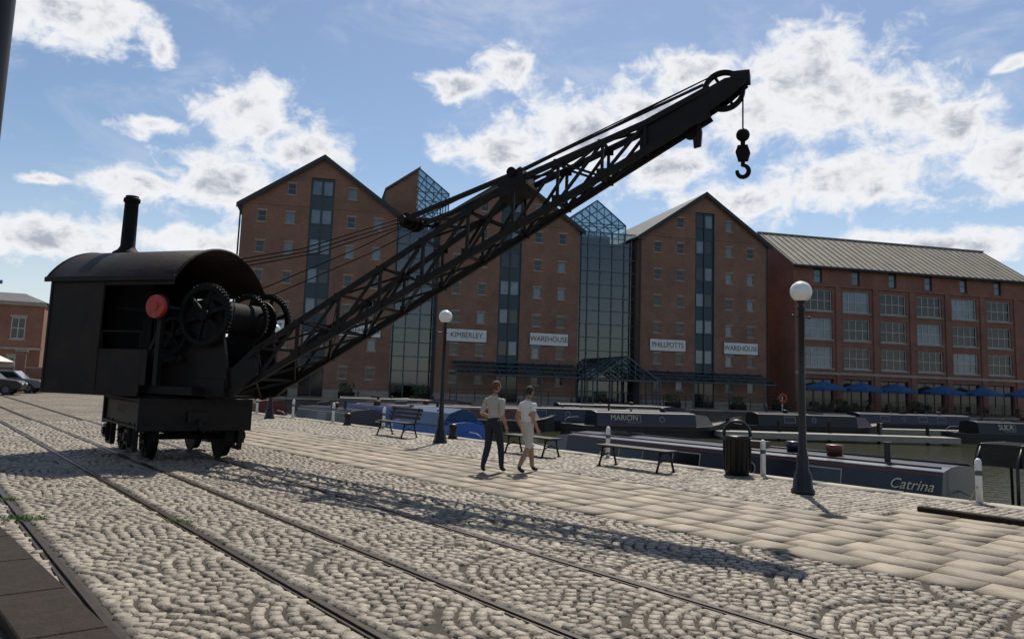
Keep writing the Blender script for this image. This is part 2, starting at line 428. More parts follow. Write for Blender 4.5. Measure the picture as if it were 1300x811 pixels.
def window(mb,h,y,nx,nz,fk='frame',gk='glass',t=.06):
    a_,b_,c_,d_=h; mb.add([(a_,y,c_),(b_,y,c_),(b_,y,d_),(a_,y,d_)],[(0,1,2,3)],gk)
    mb.b2(a_,a_+t,y-.05,y-.002,c_,d_,fk); mb.b2(b_-t,b_,y-.05,y-.002,c_,d_,fk)
    mb.b2(a_+t,b_-t,y-.05,y-.002,c_,c_+t,fk); mb.b2(a_+t,b_-t,y-.05,y-.002,d_-t,d_,fk)
    for i in range(1,nx): x=a_+(b_-a_)*i/nx; mb.b2(x-t*.35,x+t*.35,y-.04,y-.003,c_+t,d_-t,fk)
    for i in range(1,nz): z=c_+(d_-c_)*i/nz; mb.b2(a_+t,b_-t,y-.035,y-.004,z-t*.3,z+t*.3,fk)

def warehouse(s0,s1,left_txt,right_txt):
    c=(s0+s1)/2; w_=(s1-s0)/2; apex,eave,dep=20.15,15.75,20.0
    root=empty('brick_warehouse',fpt(c,0),BA)
    top=lambda x:apex-(apex-eave)*abs(x)/w_
    rows=[2.1,4.45,7.25,9.75,12.2,14.75,17.2]
    holes=[];sm=[]
    for i,z in enumerate(rows):
        for x in (-4.75,-2.5,2.5,4.75):
            if i==6 and abs(x)>3: continue
            h=(x-.34,x+.34,z-.46,z+.46); holes.append(h); sm.append(h)
    strip=(-.98,.98,.1,18.35); holes.append(strip)
    wl=MB(); facade(wl,-w_,w_,0,top,apex,holes,'brick',split=(0,))
    wl.add([(-w_,0,0),(-w_,dep,0),(-w_,dep,eave),(-w_,0,eave)],[(3,2,1,0)],'brick')
    wl.add([(w_,0,0),(w_,dep,0),(w_,dep,eave),(w_,0,eave)],[(0,1,2,3)],'brick')
    wl.add([(-w_,dep,0),(w_,dep,0),(w_,dep,eave),(0,dep,apex),(-w_,dep,eave)],[(4,3,2,1,0)],'brick')
    wl.b2(-w_-.05,-1.0,-.05,0.0-.003,0,.7,'stone'); wl.b2(1.0,w_+.05,-.05,-.003,0,.7,'stone')
    for z in(15.85,): 
        wl.b2(-w_+.0,-1.0,-.05,-.003,z-.08,z+.08,'brick'); wl.b2(1.0,w_,-.05,-.003,z-.08,z+.08,'brick')
    wl.build('walls',parent=root)
    wn=MB()
    for i,h in enumerate(sm):
        window(wn,h,.13,1,2,'frame',random.choice(['glass','glass','glass','glassb']),.045)
        wn.b2(h[0]-.1,h[1]+.1,-.06,-.002,h[2]-.11,h[2],'stone')
        wn.b2(h[0]-.08,h[1]+.08,-.03,-.002,h[3],h[3]+.14,'stone')
    wn.b2(-.98,.98,.18,.24,.1,18.35,'teal')
    for i,z in enumerate(rows[1:]+[18.0]):
        if z>17.5: continue
        for x0 in(-.86,.04):
            hh=(x0,x0+.82,z-.35,z+.95)
            window(wn,hh,.17,1,1,'teal',random.choice(['glassb','glassb','glass']),.06)
    for x in(-.98,0,.98): wn.b2(x-.05,x+.05,.06,.176,.1,18.35,'teal')
    wn.b2(-.9,.9,.10,.17,.15,2.5,'glass')
    wn.build('windows',parent=root)
    rf=MB(); o=.45; th=.16
    sl=(apex-eave)/w_
    for sg in(-1,1):
        xo=sg*(w_+o); zo=eave-sl*o
        P=[(0,-.35,apex+th),(xo,-.35,zo+th),(xo,dep+.3,zo+th),(0,dep+.3,apex+th),(0,-.35,apex+.01),(xo,-.35,zo+.01),(xo,dep+.3,zo+.01),(0,dep+.3,apex+.01)]
        fs=[(0,1,2,3),(7,6,5,4),(1,5,6,2)] if sg<0 else [(3,2,1,0),(4,5,6,7),(2,6,5,1)]
        rf.add(P,fs,'slate')
        rf.add([(0,-.40,apex+th+.03),(xo,-.40,zo+th+.03),(xo,-.40,zo-.22),(0,-.40,apex-.22),(0,-.33,apex+th+.03),(xo,-.33,zo+th+.03),(xo,-.33,zo-.22),(0,-.33,apex-.22)],[(0,1,2,3),(7,6,5,4),(0,4,5,1),(2,6,7,3),(1,5,6,2)],'fascia')
        rf.cyl((sg*(w_+.12),-.08,0.2),(sg*(w_+.12),-.08,eave-.1),.07,'fascia',n=8)
    rf.build('roof',parent=root)
    sg=MB()
    for x,tx in((-3.7,left_txt),(3.7,right_txt)):
        sg.b2(x-1.75,x+1.75,-.10,-.02,5.15,6.2,'sign'); sg.b2(x-1.8,x+1.8,-.08,-.015,5.1,6.25,'fascia')
    sg.build('name_boards',parent=root)
    text(left_txt,.66,'letter',(-3.7,-.105,5.68),(math.pi/2,0,0),root,sx=.87)
    text(right_txt,.66,'letter',(3.7,-.105,5.68),(math.pi/2,0,0),root,sx=.87)
    return root
warehouse(-7.0,5.7,'HERBERT','WAREHOUSE')
warehouse(9.5,22.2,'KIMBERLEY','WAREHOUSE')
warehouse(28.2,41.0,'PHILLPOTTS','WAREHOUSE')

def atrium(sc,hw,gap0,gap1,eave,apex,brick_left=False):
    root=empty('glass_atrium',fpt(sc,0),BA)
    g=MB(); fr=MB(); y0=1.2; dep=15
    g0,g1=gap0-sc,gap1-sc; yb=4.0
    g.add([(g0,y0,0),(g1,y0,0),(g1,y0,15.9),(g0,y0,15.9)],[(0,1,2,3)],'clear')
    n=max(2,int(round((g1-g0)/1.15)))
    for i in range(n+1):
        x=g0+(g1-g0)*i/n; fr.b2(x-.05,x+.05,y0-.08,y0-.01,0,15.9,'steel')
    for j in range(14): fr.b2(g0,g1,y0-.06,y0-.012,j*1.22+.0,j*1.22+.08,'steel')
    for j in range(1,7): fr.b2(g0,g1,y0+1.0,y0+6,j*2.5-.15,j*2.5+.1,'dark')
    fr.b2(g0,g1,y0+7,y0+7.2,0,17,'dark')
    for j in range(1,7): fr.beam((g0,y0+1.0,j*2.5+1.0),(g1,y0+1.0,j*2.5+1.0),.05,.05,'steel')
    xl=0.0 if brick_left else -hw
    prof=[(xl,15.9),(hw,15.9),(hw,eave),(0,apex)]+([] if brick_left else [(-hw,eave)])
    g.add([(x,yb,z) for x,z in prof],[tuple(range(len(prof)))],'clear')
    for sg in(-1,1):
        if brick_left and sg<0: continue
        g.add([(0,yb,apex),(sg*hw,yb,eave),(sg*hw,yb+dep,eave),(0,yb+dep,apex)],[(0,1,2,3)],'clear')
    for yy in [yb+dep*i/8 for i in range(9)]:
        for sg in(-1,1):
            fr.beam((0,yy,apex),(sg*hw,yy,eave),.09,.12,'steel')
            fr.beam((sg*hw,yy,eave),(sg*hw,yy,15.9),.08,.08,'steel')
    for i in range(5):
        k=i/4
        for sg in(-1,1): fr.beam((sg*hw*k,yb,apex+(eave-apex)*k),(sg*hw*k,yb+dep,apex+(eave-apex)*k),.07,.09,'steel')
    for i in range(0 if brick_left else -3,4):
        x=hw*i/4; fr.beam((x,yb-.02,15.9),(x,yb-.02,apex+(eave-apex)*abs(i)/4),.06,.06,'steel')
    for z in(15.9,17.0,18.1,eave): 
        if z<=eave: fr.beam((xl,yb-.02,z),(hw,yb-.02,z),.06,.07,'steel')
    if brick_left:
        fr.add([(-hw-.1,yb-.3,eave+.0),(.1,yb-.3,apex+.12),(.1,yb+6,apex+.12),(-hw-.1,yb+6,eave+.0),(-hw-.1,yb-.3,eave-.22),(.1,yb-.3,apex-.1)],[(0,1,2,3),(4,5,1,0)],'slate')
        fr.prism([(-hw+.05,10),(-.05,10),(-.05,apex-.12),(-hw+.05,eave-.15)],'y',yb,yb+5,'brick')
    g.build('glazing',parent=root); fr.build('frame',parent=root)
atrium(7.8,2.9,5.75,9.45,18.9,21.1,True)
atrium(25.2,3.0,22.25,28.15,17.3,19.6)

def canopy(s0,s1,zt,zb,out):
    root=empty('glass_canopy',fpt(s0,0),BA); f=MB();L_=s1-s0
    n=int(L_/1.1)
    f.add([(0,-.05,zt),(L_,-.05,zt),(L_,-out,zb),(0,-out,zb)],[(0,3,2,1)],'clear')
    for i in range(n+1):
        x=L_*i/n; f.beam((x,-.05,zt+.03),(x,-out,zb+.03),.06,.08,'steel')
        if i%3==0: f.beam((x,-out+.1,0),(x,-out+.1,zb),.1,.1,'steel')
    for k in(0,.33,.66,1): f.beam((0,-.05-(out-.05)*k,zt+(zb-zt)*k),(L_,-.05-(out-.05)*k,zt+(zb-zt)*k),.07,.09,'steel')
    f.build('frame_and_glass',parent=root)
canopy(11.0,21.8,3.5,2.4,3.0); canopy(28.6,40.2,3.3,2.4,3.0)
root=empty('entrance_porch',fpt(25.2,0),BA); e=MB()
for yy in(-4.5,-3.0,-1.5,0,1):
    e.beam((-3,yy,2.3),(0,yy,4.3),.1,.12,'steel'); e.beam((3,yy,2.3),(0,yy,4.3),.1,.12,'steel')
    for sx in(-3,3): e.beam((sx,yy,0),(sx,yy,2.3),.12,.12,'steel')
for k in(0,.33,.66,1):
    for sx in(-3,3): e.beam((sx*k,-4.5,4.3-2*k),(sx*k,1,4.3-2*k),.07,.08,'steel')
for sx in(-3,3): e.add([(0,-4.5,4.33),(sx,-4.5,2.33),(sx,1,2.33),(0,1,4.33)],[(0,1,2,3)],'clear')
for x in(-1.5,-.75,0,.75,1.5): e.beam((x,-4.5,2.3),(x,-4.5,4.3-abs(x)*.666),.06,.06,'steel')
e.beam((-3,-4.5,2.3),(3,-4.5,2.3),.1,.12,'steel')
e.build('frame_and_glass',parent=root)

def office():
    O=(27.1,76.0,0); root=empty('brick_office_block',O,BA); L_=27.6; dep=12.0; eave=14.2; ridge=18.0
    bays=[2.7+4.2*i for i in range(6)]
    holes=[];big=[];sml=[];grd=[]
    for x in bays:
        for z in(10.75,8.0,5.25): h=(x-1.5,x+1.5,z-1.02,z+1.02); holes.append(h); big.append(h)
        h=(x-.45,x+.45,12.4,13.9); holes.append(h); sml.append(h)
        h=(x-1.6,x+1.6,.15,3.2); holes.append(h); grd.append(h)
    wl=MB(); facade(wl,0,L_,0,lambda x:eave,eave,holes,'brick2',reveal=.3)
    wl.add([(0,0,0),(0,dep,0),(0,dep,eave),(0,dep/2,ridge),(0,0,eave)],[(4,3,2,1,0)],'brick2')
    wl.add([(L_,0,0),(L_,dep,0),(L_,dep,eave),(L_,dep/2,ridge),(L_,0,eave)],[(0,1,2,3,4)],'brick2')
    wl.add([(0,dep,0),(L_,dep,0),(L_,dep,eave),(0,dep,eave)],[(3,2,1,0)],'brick2')
    for i in range(7):
        x=.6+4.2*i if i else .3
        wl.b2(x-.28,x+.28,-.14,-.003,0,12.1,'brick2')
    wl.b2(0,L_,-.17,-.144,3.6,3.85,'stone'); wl.b2(0,L_,-.17,-.144,12.1,12.3,'brick2')
    wl.build('walls',parent=root)
    wn=MB()
    for h in big:
        window(wn,h,.22,4,2,'wframe',random.choice(['glassb','glass','glass','glass']),.08)
        wn.b2(h[0]-.12,h[1]+.12,-.08,-.002,h[2]-.16,h[2],'stone')
    for h in sml: window(wn,h,.2,1,2,'teal','glassb',.1)
    for h in grd: window(wn,h,.28,3,1,'fascia','glass',.1)
    wn.build('windows',parent=root)
    rf=MB(); o=.55
    sl=(ridge-eave)/(dep/2)
    for sg in(0,1):
        ye=-o if sg==0 else dep+o; ze=eave-sl*o
        P=[(-.25,ye,ze+.18),(L_+.25,ye,ze+.18),(L_+.25,dep/2,ridge+.18),(-.25,dep/2,ridge+.18),(-.25,ye,ze),(L_+.25,ye,ze),(L_+.25,dep/2,ridge),(-.25,dep/2,ridge)]
        rf.add(P,[(0,1,2,3),(7,6,5,4),(0,4,5,1),(1,5,6,2),(0,3,7,4)],'tile')
    nn=int(L_/.75)
    for i in range(nn+1):
        x=L_*i/nn; rf.beam((x,-o,eave-sl*o+.22),(x,dep/2,ridge+.22),.09,.07,'tile')
    rf.b2(-.25,L_+.25,-o-.14,-o-.005,eave-sl*o-.05,eave-sl*o+.14,'fascia')
    rf.beam((-.3,dep/2,ridge+.24),(L_+.3,dep/2,ridge+.24),.3,.12,'tile')
    rf.build('roof',parent=root)
office()

def parasol(s,b):
    g=MB(); n=8; r=1.9
    rim=[(r*math.cos(2*math.pi*(i+.5)/n),r*math.sin(2*math.pi*(i+.5)/n),2.3) for i in range(n)]
    vs=[(0,0,2.95)]+rim+[(x,y,2.08) for x,y,z in rim]
    g.add(vs,[(0,1+i,1+(i+1)%n) for i in range(n)]+[(1+i,1+n+i,1+n+(i+1)%n,1+(i+1)%n) for i in range(n)],'parasol')
    g.cyl((0,0,0),(0,0,3.0),.03,'fascia',n=8); g.lathe([(.3,0),(.3,.06),(.05,.1)],(0,0,.1),'fascia',12)
    for i in range(n): g.beam((0,0,2.88),(rim[i][0],rim[i][1],2.27),.02,.02,'fascia')
    g.build('parasol',fpt(s,b,0),random.random())
    t=MB(); t.lathe([(.45,.72),(.45,.76)],(0,0,0),'brown',14); t.cyl((0,0,0),(0,0,.72),.04,'fascia',n=8); t.lathe([(.25,0),(.25,.03)],(0,0,.1),'fascia')
    for a_ in(0,1.6,3.1,4.7):
        x,y=.85*math.cos(a_),.85*math.sin(a_)
        t.box((x,y,.45),(.4,.4,.04),'brown',a_); t.box((x+.18*math.cos(a_),y+.18*math.sin(a_),.7),(.04,.38,.45),'brown',a_)
        for i in(-.16,.16):
            for j in(-.16,.16): t.beam((x+i,y+j,0),(x+i,y+j,.44),.03,.03,'fascia')
    t.build('cafe_table_set',fpt(s,b,0.02),random.random())
M['parasol']=mat('blue_parasol_canvas',(.02,.085,.21),.8,var=.15)
for s in (44.5,48.6,52.4,57.4,62.0,66.5): parasol(s,3.6+random.uniform(-.3,.3))
g=MB(); s=10
while s<90:
    g.cyl(fpt(s,FARB-.5,0.1),fpt(s,FARB-.5,1.15),.035,'iron',n=8)
    s+=2
for z in(.5,.82,1.15): g.beam(fpt(10,FARB-.5,z),fpt(90,FARB-.5,z),.035,.035,'iron')
g.build('quay_railing')
M['leaf']=mat('foliage',(.035,.06,.02),.8,var=.4,vscale=3)
def planter(s,b):
    g=MB(); g.box((0,0,.35),(1.3,.5,.5),'wood')
    for i in range(90):
        x,y,z=random.uniform(-.6,.6),random.uniform(-.3,.3),random.uniform(.6,1.25); a_=random.uniform(0,6.3); r=.12
        g.add([(x-r*math.cos(a_),y-r*math.sin(a_),z),(x+r*math.cos(a_),y+r*math.sin(a_),z-.03),(x,y+.05,z+r*1.2)],[(0,1,2)],'leaf')
    g.build('planter',fpt(s,b,.0),BA)
for s in(-3,2.2,8,23.4,30,36,41,46.5,55): planter(s,random.uniform(2,4))

# left background
def brickrow():
    O=(-57.0,55.0,0); rot=math.atan2(9,20); root=empty('brick_dock_office',O,rot); L_=21.5; H_=6.8
    holes=[];wi=[]
    x=1.4
    while x<L_-.8:
        for z in(1.6,4.7): h=(x-.5,x+.5,z-.85,z+.85); holes.append(h);wi.append(h)
        x+=2.3
    wl=MB(); facade(wl,0,L_,0,lambda x:H_,H_,holes,'brick2')
    wl.add([(L_,0,0),(L_,9,0),(L_,9,H_),(L_,0,H_)],[(0,1,2,3)],'brick2'); wl.add([(0,0,0),(0,9,0),(0,9,H_),(0,0,H_)],[(3,2,1,0)],'brick2')
    wl.b2(-.1,L_+.1,-.12,-.003,3.0,3.2,'stone'); wl.b2(-.1,L_+.12,-.2,-.003,H_-.3,H_,'stone'); wl.build('walls',parent=root)
    wn=MB()
    for h in wi: window(wn,h,.12,2,2,'wframe','glass',.07); wn.b2(h[0]-.1,h[1]+.1,-.05,-.002,h[2]-.12,h[2],'stone'); wn.b2(h[0]-.1,h[1]+.1,-.05,-.002,h[3],h[3]+.2,'stone')
    wn.build('windows',parent=root)
    rf=MB(); rf.add([(-.2,-.25,H_),(L_+.2,-.25,H_),(L_-2,4.5,H_+1.0),(2,4.5,H_+1.0),(-.2,9.2,H_),(L_+.2,9.2,H_)],[(0,1,2,3),(1,5,2),(5,4,3,2),(4,0,3)],'slate')
    for x in(6,15.5): rf.b2(x-.5,x+.5,4,5,H_+.6,H_+2.0,'brick2'); rf.cyl((x-.2,4.5,H_+2.0),(x-.2,4.5,H_+2.4),.12,'brown'); rf.cyl((x+.2,4.5,H_+2.0),(x+.2,4.5,H_+2.4),.12,'brown')
    rf.build('roof',parent=root)
brickrow()
g=MB()
pts=[(-39,52),(-33.5,55),(-27,58.5)]
for a_,b_ in zip(pts,pts[1:]):
    ang=math.atan2(b_[1]-a_[1],b_[0]-a_[0]); Ls=math.dist(a_,b_)
    g.box(((a_[0]+b_[0])/2,(a_[1]+b_[1])/2,.8),(Ls-.7,.3,1.6),'brick2',ang); g.box(((a_[0]+b_[0])/2,(a_[1]+b_[1])/2,1.65),(Ls-.7,.4,.1),'stone',ang)
for p in pts: g.box((*p,1.35),(.6,.6,2.7),'brick2',.5); g.box((*p,2.76),(.75,.75,.12),'stone',.5)
g.build('boundary_wall')
g=MB(); 
g.add([(-2.5,-2.5,2),(2.5,-2.5,2),(2.5,2.5,2),(-2.5,2.5,2),(0,0,3.4)],[(0,1,4),(1,2,4),(2,3,4),(3,0,4)],'tent')
for x,y in((-2.5,-2.5),(2.5,-2.5),(2.5,2.5),(-2.5,2.5)): g.cyl((x,y,0),(x,y,2),.04,'white',n=8)
g.b2(-2.5,2.5,2.46,2.5,0.02,2,'tent'); g.build('marquee_tent',(-37.5,55,0),.3)
def car(loc,rot,k):
    g=MB(); prof=[(-2.1,.35),(2.1,.35),(2.15,.7),(1.9,.85),(1.0,.95),(.45,1.42),(-1.1,1.45),(-1.7,1.0),(-2.1,.9)]
    g.prism(prof,'y',-.85,.85,k)
    g.prism([(.85,.97),(.4,1.36),(-1.05,1.38),(-1.5,1.0)],'y',-.86,.86,'glass')
    for x in(-1.3,1.35):
        for y in(-.86,.7): g.cyl((x,y,.32),(x,y+.17,.32),.32,'tyre',n=18); g.cyl((x,y-.01,.32),(x,y+.18,.32),.18,'grey',n=12)
    g.b2(2.12,2.17,-.7,-.4,.6,.72,'white'); g.b2(2.12,2.17,.4,.7,.6,.72,'white')
    g.build('parked_car',loc,rot,bevel=.05)
car((-31.3,48.0,0),.35,'bblack'); car((-35.2,50.5,0),.3,'carpaint'); car((-32.6,52.5,0),.3,'carpaint')
g=MB(); g.cyl((0,0,0),(0,0,8.6),.06,'bblack',.035,n=8); g.sphere((0,0,8.65),.09,'bblack'); g.box((.25,0,8.2),(.4,.02,.3),'blue'); g.build('flag_pole',(-40.3,62,0))

g=MB(); g.lathe([(.22,0),(.22,.25),(.14,.35),(.115,.6),(.105,6.5),(.12,6.55)],(0,0,0),'iron',20); g.box((0,0,6.9),(.3,.3,.6),'iron'); g.build('iron_column',(-2.80,4.0,0))

# ------------------------------------------------------------------ lamps, benches, bins, posts
def lamp(t,p):
    g=MB(); H_=3.50
    g.lathe([(.20,0),(.20,.06),(.17,.10),(.15,.34),(.11,.40),(.10,.62),(.085,.70),(.075,.72),(.062,1.2),(.055,2.2),(.048,H_-.30),(.07,H_-.29),(.07,H_-.25),(.045,H_-.23),(.045,H_-.18),(.10,H_-.13),(.115,H_-.10)],(0,0,0),'iron',20)
    g.cyl((-.24,0,H_-.42),(.24,0,H_-.42),.014,'iron',n=8); g.sphere((-.24,0,H_-.42),.025,'iron',8,6); g.sphere((.24,0,H_-.42),.025,'iron',8,6)
    g.sphere((0,0,H_+.03),.19,'globe',28,18)
    g.build('street_lamp',q(t,p,.02),.6)
lamp(.32,1.2); lamp(11.3,1.05); lamp(23.2,.75)

M['bench']=mat('bench_timber',(.025,.02,.017),.6,var=.3,vscale=10)
def bench(tc,p,L_,back=False):
    g=MB()
    for i in range(4): g.b2(-L_/2,L_/2,-.2+i*.11,-.2+i*.11+.09,.42,.455,'bench')
    for x in(-L_/2+.18,L_/2-.18):
        g.tube([(x,-.27,.0),(x,-.2,.2),(x,-.16,.40)],.024,'iron'); g.tube([(x,.30,.0),(x,.22,.2),(x,.18,.40)],.024,'iron')
        g.b2(x-.02,x+.02,-.2,.22,.385,.419,'iron'); g.tube([(x,-.19,.2),(x,0,.27),(x,.21,.2)],.016,'iron')
        g.b2(x-.03,x+.03,-.31,-.23,0,.025,'iron'); g.b2(x-.03,x+.03,.26,.34,0,.025,'iron')
        if back: g.tube([(x,.2,.40),(x,.26,.6),(x,.34,.88)],.022,'iron')
    if back:
        for i in range(3): g.box((0,.25+.045*i,.58+.12*i),(L_,.03,.09),'bench')
    g.build('park_bench',q(tc,p,.025),UA+(math.pi if back else 0))
bench(4.3,.95,1.95); bench(7.6,.95,1.7,False); bench(13.7,.95,1.7,True)

g=MB(); g.lathe([(.24,0),(.24,.05),(.27,.08),(.27,.72),(.29,.74),(.29,.78),(.26,.80)],(0,0,0),'iron',24)
pts=[(.27*math.cos(a_),0,.80+.30*math.sin(a_)) for a_ in [math.pi*i/14 for i in range(15)]]
g.tube(pts,.035,'iron',8); g.tube([(x,.10,z) for x,y,z in pts],.02,'iron',8); g.tube([(x,-.10,z) for x,y,z in pts],.02,'iron',8)
for i in range(18):
    a_=2*math.pi*i/18; g.cyl((.275*math.cos(a_),.275*math.sin(a_),.1),(.275*math.cos(a_),.275*math.sin(a_),.7),.012,'iron',n=6)
g.build('litter_bin',q(2.6,-.25,.03),-.3)
for t in(-1.87,2.2,6.5,16.9,20.5,23.9,27.5): 
    g=MB(); g.lathe([(.055,0),(.055,.66),(.045,.70),(.02,.73)],(0,0,0),'white',14); g.lathe([(.058,.45),(.058,.53)],(0,0,0),'grey',14)
    g.build('mooring_post',q(t,EDGE+.22,.035))
for t in(12.6,19): 
    g=MB(); g.lathe([(.16,0),(.13,.08),(.10,.25),(.13,.33),(.15,.38),(.10,.44),(0,.45)],(0,0,0),'iron',16); g.build('mooring_bollard',q(t,EDGE+.45,.02))
# mooring ropes
for (t0,z0,t1,p1,z1) in((-1.87,.30,-1.0,-1.5,-.15),(6.5,.28,8.4,-1.25,-.2),(16.9,.3,18.6,-1.5,-.1),(12.6,.3,13.9,-1.5,-.2)):
    a_=Vector(q(t0,EDGE+.28 if t0!=12.6 else EDGE+.5,z0)); b_=Vector(q(t1,p1,z1))
    g=MB(); g.tube([a_.lerp(b_,k/8)-Vector((0,0,.22*math.sin(math.pi*k/8))) for k in range(9)],.014,'hemp',6); g.build('mooring_rope')

# ------------------------------------------------------------------ narrowboats
def narrowboat(loc,rot,L_,hull='bblack',cab='navy',roof='grey',name=None,side=1,wins=True,cab0=1.6,cab1=None,txt='cream',ztop=1.25,open_frame=False,tx=None,band=None,nm='narrowboat',tsize=.3,tarp=False,w0=2.2,shear=0):
    root=empty(nm,loc,rot); g=MB(); W_=1.02; cab1=cab1 or L_-2.4
    sec=[(0,.35,.62),(.25,.75,.60),(.7,.97,.56),(1.3,W_,.54),(L_-2.6,W_,.54),(L_-1.6,.9,.60),(L_-.8,.58,.70),(L_-.25,.2,.82),(L_,.03,.88)]
    vs=[];fs=[]
    for x,w_,z in sec: vs+=[(x,-w_*.92,-.35),(x,-w_,z),(x,w_,z),(x,w_*.92,-.35)]
    for i in range(len(sec)-1):
        for e in range(3): fs.append((i*4+e,(i+1)*4+e,(i+1)*4+e+1,i*4+e+1))
    fs.append((0,1,2,3)); g.add(vs,fs,hull)
    for sg in(-1,1):
        g.tube([(x,sg*(w_+.01),z) for x,w_,z in sec],.035,hull,6); g.tube([(x,sg*(w_+.01),z-.22) for x,w_,z in sec],.022,hull,6)
    yb,yt=.88,.74; zb,zt=.54,ztop
    P=[];
    for x in(cab0,cab1): P+=[(x,-yb,zb),(x,-yt,zt),(x,-yt*.5,zt+.07),(x,0,zt+.09),(x,yt*.5,zt+.07),(x,yt,zt),(x,yb,zb)]
    g.add(P,[(0,7,8,1),(6,5,12,13)],cab); g.add(P,[(1,8,9,2),(2,9,10,3),(3,10,11,4),(4,11,12,5)],roof)
    g.add(P,[(0,1,2,3,4,5,6),(13,12,11,10,9,8,7)],cab)
    for sg in(-1,1):
        g.tube([(cab0+.05,sg*(yt-.06),zt+.07),(cab1-.05,sg*(yt-.06),zt+.07)],.022,'white' if roof=='white' else cab,6)
        def sp(x,z,off):
            k=(z-zb)/(zt-zb); return (x,sg*(yb+(yt-yb)*k+off),z)
        def panel(x0,x1,z0,z1,off,k):
            f=[sp(x0,z0,off),sp(x1,z0,off),sp(x1,z1,off),sp(x0,z1,off)]
            g.add(f,[(0,1,2,3) if sg<0 else (3,2,1,0)],k)
        if band: panel(cab0+.03,cab1-.03,zb+.04,zb+.12,.004,band); panel(cab0+.03,cab1-.03,zt-.07,zt-.03,.004,band)
        if wins:
            n=int((cab1-cab0-2.4)/1.7); 
            for i in range(n):
                x=cab0+w0+i*1.7; zc=(zb+zt)/2+.06
                if i%3==1:
                    ring=[sp(x+.16*math.cos(a_),zc+.15*math.sin(a_),.006) for a_ in [2*math.pi*j/16 for j in range(16)]]
                    g.add(ring,[tuple(range(16))],'frame'); ring=[sp(x+.13*math.cos(a_),zc+.125*math.sin(a_),.010) for a_ in [2*math.pi*j/16 for j in range(16)]]
                    g.add(ring,[tuple(range(16))],'glass')
                else:
                    panel(x-.40,x+.40,zc-.20,zc+.20,.006,'frame'); panel(x-.375,x+.375,zc-.175,zc+.175,.010,'glass')
    g.cyl((cab0+1.2,.3,zt),(cab0+1.2,.3,zt+.40),.06,'bblack',n=10); g.cyl((cab0+1.2,.3,zt+.40),(cab0+1.2,.3,zt+.45),.085,'bblack',n=10)
    x=cab0+2.4
    while x<cab1-1:
        r_=random.random()
        if r_<.35: g.lathe([(.07,0),(.05,.07),(.10,.12),(0,.14)],(x,0,zt+.08),'grey',12)
        elif r_<.55: g.box((x,0,zt+.16),(.6,.35,.14),random.choice(['brown','wood','grey']),random.uniform(-.1,.1))
        elif r_<.68: g.lathe([(.15,0),(.18,.2),(.16,.22)],(x,.1,zt+.08),random.choice(['maroon','navy','brown']),12)
        elif r_<.82: g.box((x,0,zt+.14),(1.0,.6,.04),'glass')
        x+=random.uniform(.8,1.5)
    g.add([(cab1,-.8,.56),(cab1,.8,.56),(cab1+1.3,.6,.6),(cab1+1.3,-.6,.6),(cab1,0,zt+.05),(cab1+1.2,0,zt-.1)],[(0,3,5,4),(1,4,5,2),(3,2,5)],'bblack' if not tarp else 'tarp')
    if not open_frame: g.tube([(.15,0,.6),(.1,0,.85),(.35,0,.95),(.9,0,.98)],.018,'frame',6)
    if tarp:
        P=[];xs=[cab0+.3,cab1-.3]
        for x in xs:P+=[(x,-.82,zt-.02),(x,-.5,zt+.37),(x,0,zt+.52),(x,.5,zt+.37),(x,.82,zt-.02)]
        g.add(P,[(0,5,6,1),(1,6,7,2),(2,7,8,3),(3,8,9,4),(0,1,2,3,4),(9,8,7,6,5)],'tarp')
    if open_frame:
        for x in(cab0-1.3,cab0-.65,cab0):
            g.tube([(x,-.9,.55),(x,-.88,1.55),(x,-.6,1.85),(x,.6,1.85),(x,.88,1.55),(x,.9,.55)],.028,'bblack',6)
        P=[]
        for x in(cab0-1.35,cab0+1.6): P+=[(x,-.9,1.5),(x,-.62,1.87),(x,.62,1.87),(x,.9,1.5)]
        g.add(P,[(0,4,5,1),(1,5,6,2),(2,6,7,3)],'canvas')
        for sg in(-1,1): g.add([(cab0+.0,sg*.89,.55),(cab0,sg*.89,1.5),(cab0+1.6,sg*.89,1.5),(cab0+1.6,sg*.89,.55)],[(0,1,2,3)],'canvas')
    g.build('hull_and_cabin',parent=root)
    if name:
        zc=(zb+zt)/2+.10; slope=math.atan2(yb-yt,zt-zb); tx_=tx if tx is not None else cab0+1.2
        yy=(yb+yt)/2+.006
        if side>0: text(name,tsize,txt,(tx_,yy,zc),(math.pi/2-slope,0,math.pi),root,ext=.002,shear=shear)
        else: text(name,tsize,txt,(tx_,-yy,zc),(math.pi/2-slope,0,0),root,ext=.002)
    return root
WZ=-.9
narrowboat(q(-1.3,-2.12,WZ),UA,12.2,name='Catrina',side=1,cab0=.3,cab1=10.0,ztop=1.30,tx=.85,tsize=.27,band='maroon',roof='navy',w0=2.3,shear=.35)
narrowboat(q(-1.38,-2.2,WZ),UA+math.pi,12.5,side=-1,cab='bblack',roof='canvas',open_frame=True,cab0=1.5,ztop=1.15)
narrowboat((3.0,43.2,WZ),math.radians(18),10.0,name='MARION',side=-1,band='maroon',tx=3.2,tsize=.42,roof='grey')
narrowboat((-2.0,46.5,WZ),math.radians(14),14,cab='navy',side=-1,roof='bblack')
narrowboat((-9.5,42.0,WZ),math.radians(20),13,cab='maroon',side=-1,roof='bblack',band='frame')
narrowboat((14.0,51.0,WZ),math.radians(12),11,cab='bblack',side=-1,roof='bblack')
narrowboat((26.8,49.3,WZ),math.radians(10),12,cab='bblack',side=-1,roof='bblack',name='SULA',tx=3.5,tsize=.45)
narrowboat((25,61.5,WZ),math.radians(13.4),14,cab='navy',side=-1); narrowboat((41,65.5,WZ),math.radians(13.4),13,cab='maroon',side=-1,roof='grey')
